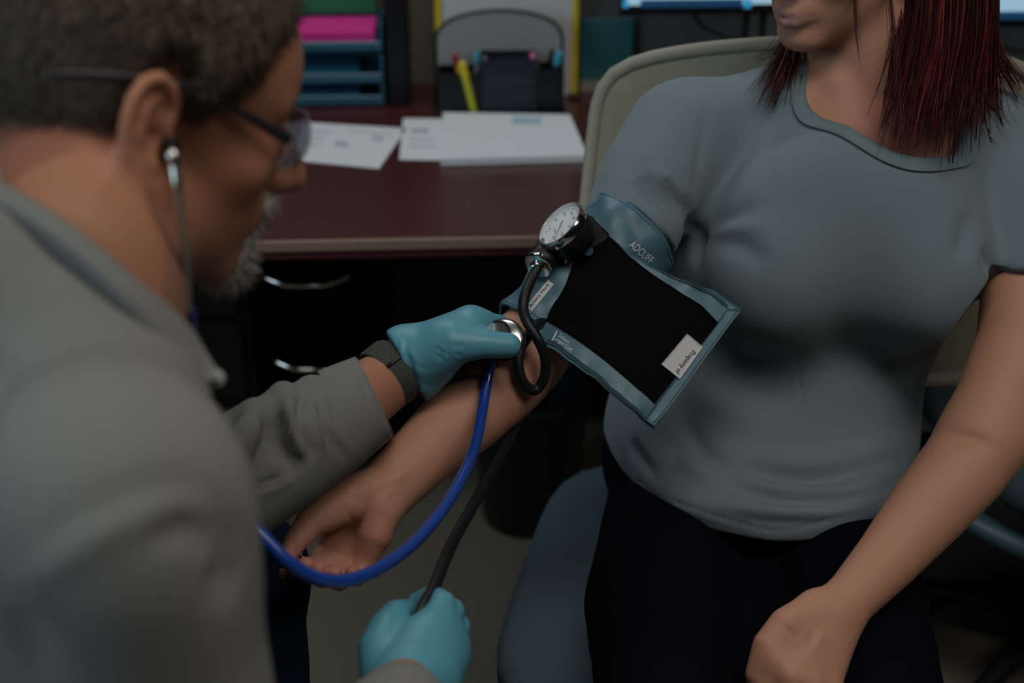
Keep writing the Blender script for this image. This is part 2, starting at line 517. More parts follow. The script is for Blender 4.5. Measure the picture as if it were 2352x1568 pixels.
def vnormals(V, F):
    n = np.cross(V[F[:, 2]] - V[F[:, 0]], V[F[:, 3]] - V[F[:, 1]])
    out = np.zeros_like(V)
    for k in range(4): np.add.at(out, F[:, k], n)
    return out / (np.linalg.norm(out, axis=1)[:, None] + 1e-12)
def smooth_v(V, F, it=2, lam=.5):
    E = np.vstack([F[:, [0, 1]], F[:, [1, 2]], F[:, [2, 3]], F[:, [3, 0]]])
    for _ in range(it):
        acc = np.zeros_like(V); c = np.zeros(len(V))
        np.add.at(acc, E[:, 0], V[E[:, 1]]); np.add.at(acc, E[:, 1], V[E[:, 0]])
        np.add.at(c, E[:, 0], 1); np.add.at(c, E[:, 1], 1)
        V = V + lam * (acc / np.maximum(c, 1)[:, None] - V)
    return V
def surf_pts(V, pl, tol=10, dmin=0.0):
    """front-most surface points of a sculpt seen at the given photo pixels"""
    px, py, d = proj(V); out = []
    for (x, y) in pl:
        m = np.where((np.abs(px - x) < tol) & (np.abs(py - y) < tol) & (d > dmin))[0]
        if len(m): out.append(V[m[np.argmin(d[m])]])
    return np.array(out)
def fold(V, N, pl, amp, w, world=False, taper=True, dmin=0.0):
    """press (amp<0) or raise (amp>0) a crease along a line lying on the surface"""
    L = np.array(pl) if world else surf_pts(V, pl, 10, dmin)
    if len(L) < 2: return V
    ln_ = np.linalg.norm(np.diff(L, axis=0), axis=1).sum()
    L = crom(L, int(min(160, max(8, ln_ / (w * .35)))))
    m = np.where(((V > L.min(0) - 4 * w) & (V < L.max(0) + 4 * w)).all(1))[0]
    if not len(m): return V
    D = np.full(len(m), 1e9); S = np.zeros(len(m))
    for i, q in enumerate(L):
        dd = ((V[m] - q) ** 2).sum(1); b = dd < D; D[b] = dd[b]; S[b] = i / (len(L) - 1)
    g = np.exp(-D / (w * w)) * (np.sin(np.clip(S, .02, .98) * math.pi) ** .6 if taper else 1)
    V = V.copy(); V[m] += N[m] * (amp * g)[:, None]
    return V
def wnoise(V, seed, freq, n=6):
    r = np.random.RandomState(seed); out = np.zeros(len(V))
    for _ in range(n):
        k = r.normal(size=3) * freq; out += np.sin(V @ k + r.uniform(0, 6.28))
    return out / n
def bvh_of(objs):
    V = []; F = []; n = 0
    for o in objs:
        b = worldloc(o)
        V += [tuple(np.array(v.co) + b) for v in o.data.vertices]
        F += [tuple(i + n for i in p.vertices) for p in o.data.polygons]; n = len(V)
    return BVHTree.FromPolygons(V, F)
def ray(bvh, px, py, off=.0006):
    d = nrm(P(px, py, 1.0) - np.array([0, 0, HC]))
    h = bvh.ray_cast(Vector((0, 0, HC)), Vector(d))
    if h[0] is None: return None
    n = np.array(h[1]); n = -n if n @ d > 0 else n
    return np.array(h[0]) + n * off
def text_geo(s, res=2):
    cu = bpy.data.curves.new('print', 'FONT'); cu.body = s; cu.resolution_u = res
    cu.align_x = 'CENTER'; cu.align_y = 'CENTER'
    ob = bpy.data.objects.new('print', cu); COL.objects.link(ob)
    bpy.context.view_layer.update()
    me = bpy.data.meshes.new_from_object(ob.evaluated_get(bpy.context.evaluated_depsgraph_get()))
    V = np.array([v.co[:] for v in me.vertices]); F = [tuple(p.vertices) for p in me.polygons]
    bpy.data.objects.remove(ob); bpy.data.curves.remove(cu); bpy.data.meshes.remove(me)
    V[:, :2] -= (V[:, :2].min(0) + V[:, :2].max(0)) / 2
    return V, F
def print_px(name, bvh, s, p0, p1, hgt, m, parent, off=.0007):
    """flat lettering laid on a surface: centre line p0->p1 given in photo pixels, letter height hgt"""
    V, F = text_geo(s); w = V[:, 0].max() - V[:, 0].min(); hh = V[:, 1].max() - V[:, 1].min()
    p0 = np.array(p0, float); p1 = np.array(p1, float); e = p1 - p0; n = np.array([e[1], -e[0]]); n /= np.linalg.norm(n)
    out = []
    for v in V:
        q = (p0 + p1) / 2 + e * (v[0] / w) + n * (v[1] / hh * hgt)
        r = ray(bvh, q[0], q[1], off)
        out.append(r if r is not None else (out[-1] if out else P(q[0], q[1], 1.46)))
    return mk(name, out, F, m, parent, smooth=False)
def strip_px(name, bvh, p0, p1, wpx, m, parent, off=.0005, n=8):
    p0 = np.array(p0, float); p1 = np.array(p1, float); e = p1 - p0; nn = np.array([e[1], -e[0]]); nn /= np.linalg.norm(nn)
    V = []
    for i in range(n):
        for s_ in (-.5, .5):
            q = p0 + e * i / (n - 1) + nn * wpx * s_
            r = ray(bvh, q[0], q[1], off); V.append(r if r is not None else (V[-1] if V else P(q[0], q[1], 1.46)))
    return mk(name, V, [(2 * i, 2 * i + 1, 2 * i + 3, 2 * i + 2) for i in range(n - 1)], m, parent, smooth=False)

def structure(o): o['kind'] = 'structure'; return o

# ------------------------------------------------------------------ the room
DA = math.radians(3.0)
DU = np.array([math.cos(DA), math.sin(DA), 0]); DV = np.array([-math.sin(DA), math.cos(DA), 0]); DZ = np.array([0, 0, 1.0])
DR = np.stack([DU, DV, DZ], 1); DO = np.array([-.1, 2.0, 0])
def D(u, v, z): return DO + DU * u + DV * v + DZ * z
floor = structure(mk('floor', *box_geo((0, 1.0, -.02), (7, 6.4, .04)), M['carpet'], smooth=False, origin=(0, 1, 0)))
wall = structure(mk('wall_back', *box_geo(D(0, .96, 1.35), (7, .1, 2.7), DR), M['wall'], smooth=False, origin=D(0, .96, 0)))
bb = structure(mk('baseboard_back', *box_geo(D(0, .902, .05), (7, .016, .1), DR, .003), M['desk_dark'], smooth=False, origin=D(0, .902, 0)))

# desk
TOPZ = .74
desk = root('office_desk', D(0, .4, 0), 'dark mahogany desk with drawers behind the two people', 'desk')
box('desk_top', D(.1, .45, TOPZ - .018), (3.2, .88, .036), M['desk'], desk, DR, .002)
box('edge_trim', D(.1, .0065, TOPZ - .012), (3.2, .009, .018), M['desk_edge'], desk, DR, .003)
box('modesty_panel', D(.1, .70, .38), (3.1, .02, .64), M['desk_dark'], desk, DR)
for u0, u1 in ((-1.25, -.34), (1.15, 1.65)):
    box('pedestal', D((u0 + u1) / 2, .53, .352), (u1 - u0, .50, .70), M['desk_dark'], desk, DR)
for k, (pxm, pym) in enumerate(((702, 632), (730, 826))):
    zc = (.575, .415)[k]
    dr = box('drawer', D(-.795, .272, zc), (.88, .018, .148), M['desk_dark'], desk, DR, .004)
    a = on_y(pxm - 100, pym, 2.24); b = on_y(pxm + 100, pym, 2.24)
    mid = (a + b) / 2 + np.array([0, -.012, -.013])
    tube('drawer_pull', [a + [0, .025, .0], a, (a + mid) / 2 + [0, -.008, -.004], mid, (b + mid) / 2 + [0, -.008, -.004], b, b + [0, .025, 0]], .005, M['chrome'], dr, n=30, sides=10)
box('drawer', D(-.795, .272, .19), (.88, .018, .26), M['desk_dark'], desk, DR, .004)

# papers on the desk
def paper(px, name, label, z0=TOPZ, th=.0012, m=None, group='loose papers on the desk'):
    q = [on_z(x, y, z0) for x, y in px]
    V, F = slab_geo(q, th)
    if V[4:, 2].mean() < V[:4, 2].mean(): V, F = slab_geo(q[::-1], th)
    o = mk(name, V, F, m or M['paper'], None, smooth=False)
    return meta(o, label, 'paper', group)
pa = paper([(664, 368), (871, 388), (934, 296), (702, 282)], 'printed_sheet', 'white printed form lying at the left, near the man\'s nose')
bv = bvh_of([pa])
for (a, b, w) in (((770, 330), (800, 333), 12), ((855, 317), (880, 320), 10), ((700, 300), (760, 304), 4), ((695, 315), (745, 319), 4), ((690, 330), (735, 334), 4), ((800, 300), (905, 309), 3)):
    strip_px('printed_line', bv, a, b, w, M['print_grey'], pa, off=.0004, n=2)
pb = paper([(917, 367), (1030, 369), (1024, 274), (926, 273)], 'note_sheet', 'small white sheet between the two larger papers')
bv = bvh_of([pb])
for (a, b, w) in (((945, 300), (985, 300), 10), ((940, 320), (1000, 321), 3), ((938, 335), (1000, 336), 3)):
    strip_px('printed_line', bv, a, b, w, M['print_grey'], pb, off=.0004, n=2)
pc = paper([(1012, 381), (1349, 372), (1309, 277), (1018, 272)], 'paper_stack', 'thick stack of white paper beside the beige mesh chair', z0=TOPZ + .0015, th=.012, group='loose papers on the desk')
bv = bvh_of([pc])
st = strip_px('sticky_note', bv, (1177, 276), (1243, 278), 16, M['sticky'], pc, off=.0006, n=2)
st['label'] = 'pale blue sticky tab'

# letter trays
tx = on_z(884, 244, TOPZ)
def tl(u, v, z): return tx + DU * u + DV * v + np.array([0, 0, z])
trays = root('letter_tray_stack', tl(-.17, .14, 0), 'stacked smoky blue letter trays at the back of the desk', 'letter tray')
W_, D_ = .30, .17
W_, D_ = .30, .165
for k, z in enumerate((.006, .050, .112)):
    g = [box_geo(tl(-W_ / 2, D_ / 2, z), (W_, D_, .004), DR), box_geo(tl(-W_ / 2, .004, z + .007), (W_, .008, .016), DR, .002),
         box_geo(tl(-W_ / 2, D_, z + .02), (W_, .004, .04), DR)]
    V, F = join(g); tr = mk('tray', V, F, M['trayblue'], trays, smooth=False)
    for s_ in (-W_ + .003, -.003):
        box('tray_side', tl(s_, D_ / 2, z + .026), (.006, D_, .046), M['trayblue'], tr, DR, .002)
box('side_stand', tl(.028, D_ / 2, .13), (.045, D_, .26), M['blackplastic'], trays, DR, .004)
for k, (nm, mm, lb) in enumerate((('blue_paper_pile', 'bluesheet', 'blue paper pile in the lowest letter tray'), ('teal_paper_pile', 'bluesheet', 'blue paper pile in the second lowest letter tray'))):
    z = .0085 + .044 * k
    meta(box(nm, tl(-.17, D_ / 2 + .005, z + .004), (.24, D_ - .03, .008), M[mm], None, DR, .001), lb, 'paper', 'papers in the letter trays')
meta(box('pink_paper_pile', tl(-.155, D_ / 2 + .004, .115 + .0145), (.28, D_ - .018, .028), M['magenta'], None, DR, .001), 'bright magenta paper pile in the top letter tray', 'paper', 'papers in the letter trays')
V, F = box_geo(tl(-.15, D_ - .012, .215), (.27, .012, .125), DR, .001)
V2, F2 = box_geo(tl(-.05, D_ - .012, .283), (.07, .004, .012), DR)
g = join([(V, F), (V2, F2)])
meta(mk('green_folder', *g, M['green'], None, smooth=False), 'green folder standing upright behind the magenta papers', 'folder')

# pale board with yellow side rails, standing on the desk
bx = on_z(1165, 222, TOPZ)
def bl(u, v, z): return bx + DU * u + DV * v + np.array([0, 0, z])
pxm = 1 / 3267 * 2.84
board = root('document_board', bl(0, .01, 0), 'pale grey board with yellow side rails standing behind the pen holder', 'board')
box('panel', bl(-.0, .0, .15), (.262, .006, .30), M['board'], board, DR, .001)
for s_ in (-1, 1):
    box('yellow_rail', bl(s_ * .134, -.002, .15), (.013, .014, .30), M['yellow'], board, DR, .002)
    box('foot', bl(s_ * .134, .0, .004), (.025, .06, .008), M['blackplastic'], board, DR, .002)

# arch shaped mesh organiser with pen cup
ox = on_z(1150, 262, TOPZ)
def ol(u, v, z): return ox + DU * u + DV * v + np.array([0, 0, z])
org = root('pen_holder', ol(0, .03, 0), 'black desk organiser with an arched grey mesh back', 'pen holder')
arc = []
for a in np.linspace(0, math.pi, 25):
    arc.append((math.cos(a) * .122, .125 + math.sin(a) ** .75 * .062))
arc = [(.122, .004)] + arc + [(-.122, .004)]
tube('arch_rim', [ol(u, .055, z) for u, z in arc], .0032, M['blackplastic'], org, n=90, sides=8)
V = [ol(u, .055, z) for u, z in arc] + [ol(u, .0575, z) for u, z in arc]; n_ = len(arc)
F = [tuple(range(n_)), tuple(range(2 * n_ - 1, n_ - 1, -1))] + [(i, i + 1, n_ + i + 1, n_ + i) for i in range(n_ - 1)]
mk('mesh_back', V, F, M['archmesh'], org, smooth=False)
box('base', ol(0, .02, .004), (.25, .10, .008), M['blackplastic'], org, DR, .003)
def cup(u0, u1, v0, v1, h, m, nm):
    t = .003; g = [box_geo(ol((u0 + u1) / 2, v0, .008 + h / 2), (u1 - u0, t, h), DR), box_geo(ol((u0 + u1) / 2, v1, .008 + h / 2), (u1 - u0, t, h), DR),
         box_geo(ol(u0, (v0 + v1) / 2, .008 + h / 2), (t, v1 - v0, h), DR), box_geo(ol(u1, (v0 + v1) / 2, .008 + h / 2), (t, v1 - v0, h), DR)]
    V, F = join(g); return mk(nm, V, F, m, org, smooth=False)
cup(-.036, .066, -.028, .045, .105, M['navyplastic'], 'middle_cup')
cup(-.118, -.04, -.022, .045, .078, M['blackplastic'], 'side_cup')
cup(.07, .118, -.022, .045, .082, M['blackplastic'], 'side_cup')
box('drawer_front', ol(.015, -.031, .05), (.09, .004, .05), M['navyplastic'], org, DR, .002)
def pen(px0, px1, z0, v, r, m, cap, label, nm='pen', zz=None):
    y_ = (ol(0, v, 0))[1]
    a = on_y(*px0, y_); b = on_y(*px1, y_); d = b - a
    rt = root(nm, a, label, 'pen', 'pens in the desk organiser')
    lathe('barrel', a, d, [(r * .6, 0), (r, .004), (r, np.linalg.norm(d) * .72), (r * .9, np.linalg.norm(d) * .74)], M[m], rt, 12)
    lathe('cap', a + d * .72, d, [(r * 1.12, 0), (r * 1.12, np.linalg.norm(d) * .25), (r * .7, np.linalg.norm(d) * .28)], M[cap], rt, 12)
pen((1090, 262), (1060, 142), 0, -.03, .0075, 'yellowgreen', 'yellow', 'thick yellow highlighter leaning out of the pen holder', 'highlighter')
pen((1075, 232), (1043, 122), 0, .012, .006, 'yellow', 'red', 'red capped marker behind the yellow highlighter', 'marker')
pen((1092, 220), (1097, 118), 0, .01, .0045, 'lilac', 'cyan', 'pale pen with a blue top beside the highlighter')
pen((1102, 220), (1114, 130), 0, .02, .0035, 'lilac', 'lilac', 'thin lilac pen just left of the middle cup')
pen((1245, 215), (1222, 122), 0, .005, .005, 'lilac', 'pink', 'pink topped pen at the right of the middle cup')
pen((1258, 225), (1287, 118), 0, .0, .0065, 'navyplastic', 'cyan', 'bright cyan capped marker at the far right of the pen holder', 'marker')
pen((1252, 222), (1268, 112), 0, .02, .004, 'blackplastic', 'blackplastic', 'thin black pen beside the cyan marker')

# teal picture box, cream card and grey partition
tb = on_z(1392, 212, TOPZ)
box_ = root('picture_frame', tb, 'teal and green picture leaning at the back of the desk', 'picture')
def pl(u, v, z): return tb + DU * u + DV * v + np.array([0, 0, z])
box('backing', pl(0, .012, .075), (.112, .012, .15), M['navyplastic'], box_, DR, .002)
box('print_panel', pl(0, .0045, .085), (.104, .003, .125), M['teal'], box_, DR, .001)
box('lower_mount', pl(0, .003, .012), (.104, .003, .024), M['cream'], box_, DR, .001)
card = meta(box('cream_card', pl(-.01, .05, .15), (.09, .006, .30), M['cream'], None, DR, .001), 'upright cream card behind the teal picture', 'card')
part = root('desk_partition', D(1.05, .84, TOPZ), 'grey fabric partition panel behind the monitors', 'partition')
box('fabric_panel', D(1.05, .845, TOPZ + .25), (1.75, .02, .5), M['panel'], part, DR, .004)
box('rail', D(1.05, .845, TOPZ + .508), (1.77, .028, .016), M['blackplastic'], part, DR, .003)

# monitors
def monitor(pxl, pxr, pyb, y_, label, stand_px, slope=0.0):
    a = on_y(pxl, pyb, y_); b = on_y(pxr, pyb + slope, y_ + (pxr - pxl) / FPX * y_ * math.tan(DA)); w = np.linalg.norm((b - a)[:2]); e = nrm([b[0] - a[0], b[1] - a[1], 0]); n = np.array([-e[1], e[0], 0])
    R_ = np.stack([e, n, DZ], 1); c = (a + b) / 2; h = .31
    st = on_y(stand_px, pyb, y_); 
    rt = root('monitor', [st[0], y_ + .05, TOPZ], label, 'monitor', 'computer monitors on the desk')
    def q(u, v, z): return np.array([c[0], c[1], c[2]]) + e * u + n * v + DZ * z
    box('housing', q(0, .012, h / 2), (w, .024, h), M['blackplastic'], rt, R_, .003)
    box('screen', q(0, -.0015, h / 2 + .006), (w - .02, .002, h - .026), M['screen'], rt, R_, .0004)
    box('taskbar', q(-.07 * w, -.0032, .022), (w * .62, .0012, .014), M['screenbar'], rt, R_, .0003)
    box('taskbar_icon', q(-.47 * w, -.0042, .022), (w * .035, .0012, .014), M['screenblue'], rt, R_, .0003)
    box('taskbar_icon', q(.27 * w, -.0042, .02), (w * .045, .0012, .016), M['screenblue'], rt, R_, .0003)
    s0 = np.array([st[0], q(0, .045, 0)[1] , 0])
    zt = c[2] + .1
    for s_ in (-.016, .016):
        box('stand_post', [s0[0] + s_, s0[1], (TOPZ + zt) / 2], (.011, .018, zt - TOPZ), M['blackplastic'], rt, R_, .003)
    box('stand_block', [s0[0], s0[1] - .002, TOPZ + .03], (.05, .03, .06), M['blackplastic'], rt, R_, .004)
    box('stand_foot', [s0[0] - .02, s0[1] - .01, TOPZ + .006], (.24, .16, .012), M['blackplastic'], rt, R_, .005)
    tube('cable', [[s0[0] - .12, s0[1] + .03, c[2] + .02], [s0[0] - .10, s0[1] + .03, c[2] - .03], [s0[0] - .05, s0[1] + .02, c[2] - .055], [s0[0], s0[1] + .02, c[2] - .06]], .004, M['blackplastic'], rt, n=16, sides=8)
monitor(1424, 1800, 27, 2.62, 'computer monitor with a bright screen behind the woman\'s face', 1745, 14)
monitor(2200, 2560, 58, 2.50, 'computer monitor at the right edge behind the woman\'s hair', 2430, 10)
q = [on_z(x, y, TOPZ + .001) for x, y in ((2230, 128), (2420, 132), (2400, 84), (2240, 80))]
V, F = slab_geo(q, .002)
if V[4:, 2].mean() < V[:4, 2].mean(): V, F = slab_geo(q[::-1], .002)
meta(mk('desk_sheet', V, F, M['paper'], None, smooth=False), 'white paper under the monitor at the right edge', 'paper')

# waste bin under the desk
wb = on_z(1215, 1186, 0.0); wb[2] = 0.002
bin_ = root('waste_bin', wb, 'black tapered waste bin under the desk', 'bin')
lathe('bin_body', wb, (0, 0, 1), [(.04, 0), (.085, .0), (.09, .01), (.115, .28), (.119, .285), (.113, .288), (.085, .012), (.02, .012)], M['blackplastic'], bin_, 32)
lathe('bin_rim', wb, (0, 0, 1), [(.1155, .272), (.121, .276), (.121, .288), (.1155, .291)], M['metal_dark'], bin_, 32, True)

# ------------------------------------------------------------------ woman's mesh chair
SZ = .51
sa = on_z(1262, 1085, SZ); sb = on_z(1085, 1560, SZ)
sdir = nrm((sb - sa) * [1, 1, 0]); sright = np.array([-sdir[1], sdir[0], 0]); 
if sright[0] < 0: sright = -sright
SW, SD = .47, .50
scn = sa + sdir * .19 + sright * SW / 2
chair = root('mesh_office_chair', [scn[0], scn[1], 0], 'beige mesh back office chair with slate seat that the woman sits on', 'chair')
SR = np.stack([sright, -sdir, DZ], 1)
def seat_geo(w, d, ztop, th, crown=.012, n=48):
    V = []; ring = [(.80, 0.0), (.93, -.004), (.985, -.014), (1.0, -.03), (.995, -th * .7), (.95, -th)]
    top = [(.0, crown), (.25, crown * .98), (.5, crown * .85), (.68, crown * .5)]
    prof = [(s, z) for s, z in top[1:]] + ring
    for s, z in prof:
        for k in range(n):
            a = 2 * math.pi * k / n; ca, sa_ = math.cos(a), math.sin(a)
            e = 4.5
            rr = (abs(ca) ** e + abs(sa_) ** e) ** (-1 / e)
            x = rr * ca * w / 2 * s; y = rr * sa_ * d / 2 * s
            dz = -.03 * max(0, (-y / (d / 2)) - .6) ** 2 * 4
            V.append(np.array([x, y, ztop + z + dz]))
    F = grid_faces(len(prof), n, True)
    F = [f[::-1] for f in F]
    F.append(tuple(range(n))); F.append(tuple((len(prof) - 1) * n + k for k in range(n - 1, -1, -1)))
    return np.array(V), F
V, F = seat_geo(SW, SD + .06, SZ - .006, .075)
mk('seat', V @ SR.T + [scn[0], scn[1], 0], F, M['seat'], chair)
V, F = seat_geo(SW * .9, SD * .9, SZ - .082, .03, .0)
mk('seat_shell', V @ SR.T + [scn[0], scn[1], 0], F, M['blackplastic'], chair)
lathe('gas_cylinder', [scn[0], scn[1], .09], (0, 0, 1), [(.03, 0), (.03, .18), (.018, .185), (.018, .34)], M['metal_dark'], chair, 20)
for k in range(5):
    a = math.radians(72 * k + 20); e = np.array([math.cos(a), math.sin(a), 0])
    c0 = np.array([scn[0], scn[1], .11])
    lg = tube('base_arm', [c0, c0 + e * .15 + [0, 0, -.015], c0 + e * .29 + [0, 0, -.04]], [.026, .02, .014], M['blackplastic'], chair, n=10, sides=10)
    wc = c0 + e * .29; wc[2] = .0285
    lathe('caster', wc - np.cross(e, DZ) * .02, np.cross(e, DZ), [(.01, 0), (.027, .002), (.028, .016), (.012, .018), (.012, .022), (.028, .024), (.027, .038), (.01, .04)], M['blackplastic'], lg, 20)
# backrest: curved mesh sheet in a taupe frame
BL = [(1335, 560, 1.86), (1340, 500, 1.855), (1352, 380, 1.85), (1366, 250, 1.845), (1376, 200, 1.845), (1398, 164, 1.845), (1440, 147, 1.845)]
c_tl = P(1378, 152, 1.845); c_bl = P(1328, 640, 1.87); 
wback = .575; btilt = nrm(c_tl - c_bl)
bright = nrm(np.array([math.cos(math.radians(-3)), math.sin(math.radians(-3)), 0]))
bnorm = np.cross(bright, btilt)
bh = np.linalg.norm(c_tl - c_bl) + .12
def backpt(s, t):
    """s -1..1 across, t 0 bottom..1 top; rounded corners through a superellipse"""
    base = c_tl - btilt * bh * (1 - t) + bright * (wback / 2) * (1 + s)
    curve = .05 * (s * s - 1) + .02 * math.sin(t * math.pi)
    return base + bnorm * (-curve if bnorm[1] < 0 else curve) * -1.0 * (-1 if bnorm[1] > 0 else 1) * -1
def back_outline(k, n, inset=0.0):
    a = 2 * math.pi * k / n; e = 10.0
    ca, sa_ = math.cos(a), math.sin(a); rr = (abs(ca) ** e + abs(sa_) ** e) ** (-1 / e)
    s = rr * ca * (1 - inset); t = .5 + .5 * rr * sa_ * (1 - inset)
    topb = .028 * (1 - s * s) * (max(0, t - .5) * 2) ** 2
    return backpt(s, t) + btilt * topb
NB = 96
loop = [back_outline(k, NB, .0) for k in range(NB)]
V, F = tube_geo(loop + [loop[0]], .0075, smooth=False, sides=10, flat=1.25)
mk('back_frame', V, F, M['frame'], chair)
V = []; UVs = []
for i, s in enumerate(np.linspace(0, 1, 14)):
    for k in range(NB):
        a = 2 * math.pi * k / NB; p = back_outline(k, NB, 1 - s * .99); V.append(p)
        e = 10.0; ca, sa_ = math.cos(a), math.sin(a); rr = (abs(ca) ** e + abs(sa_) ** e) ** (-1 / e)
        UVs.append((.5 + .5 * rr * ca * s, .5 + .5 * rr * sa_ * s))
mk('back_mesh', V, grid_faces(14, NB, True), M['mesh'], chair, uv=UVs)
pb0 = back_outline(72, NB); tube('back_support', [np.array([scn[0], scn[1], SZ - .1]), np.array([scn[0], scn[1] + .2, SZ - .1]), pb0 + [0, .03, 0], pb0 + btilt * .15 + [0, .04, 0]], [.03, .03, .025, .02], M['blackplastic'], chair, n=16, sides=10, flat=1.6)

# second chair at the right edge, mostly hidden
c2 = on_z(2245, 1205, .36) + [.215, .13, 0]
ch2 = root('office_chair', [c2[0], c2[1], 0], 'grey office chair at the right edge behind the woman\'s bare arm', 'chair')
V, F = seat_geo(.46, .46, .475, .05)
A2 = math.radians(-80); R2 = np.array([[math.cos(A2), -math.sin(A2), 0], [math.sin(A2), math.cos(A2), 0], [0, 0, 1]])
mk('seat', V @ R2.T + [c2[0], c2[1], 0], F, M['seat'], ch2)
V, F = tube_geo([np.array([math.cos(a) * .25, math.sin(a) * .25, .36]) @ R2.T + [c2[0], c2[1], 0] for a in np.linspace(2.6, 6.0, 24) - A2], .016, smooth=False, sides=10, flat=1.5)
mk('foot_ring', V, F, M['bluegrey'], ch2)
lathe('gas_cylinder', [c2[0], c2[1], .08], (0, 0, 1), [(.03, 0), (.03, .2), (.02, .205), (.02, .35)], M['metal_dark'], ch2, 20)
for k in range(5):
    a = math.radians(72 * k + 5); e = np.array([math.cos(a), math.sin(a), 0]); c0 = np.array([c2[0], c2[1], .1])
    lg = tube('base_arm', [c0, c0 + e * .14 + [0, 0, -.01], c0 + e * .27 + [0, 0, -.035]], [.025, .02, .014], M['blackplastic'], ch2, n=10, sides=10)
    wc = c0 + e * .27; wc[2] = .0285
    lathe('caster', wc - np.cross(e, DZ) * .02, np.cross(e, DZ), [(.01, 0), (.027, .002), (.028, .016), (.012, .018), (.012, .022), (.028, .024), (.027, .038), (.01, .04)], M['blackplastic'], lg, 20)
G = np.array([[np.array([s * .22, .24 + .02 * (1 - s * s), .56 + t * .42]) @ R2.T + [c2[0], c2[1], 0] for t in np.linspace(0, 1, 10)] for s in np.linspace(-1, 1, 14)])
sheet('backrest', G, .03, M['seat'], ch2)
tube('back_support', [np.array([0, .0, .42]) @ R2.T + [c2[0], c2[1], 0], np.array([0, .27, .42]) @ R2.T + [c2[0], c2[1], 0], np.array([0, .29, .62]) @ R2.T + [c2[0], c2[1], 0]], .02, M['blackplastic'], ch2, n=12, sides=10)

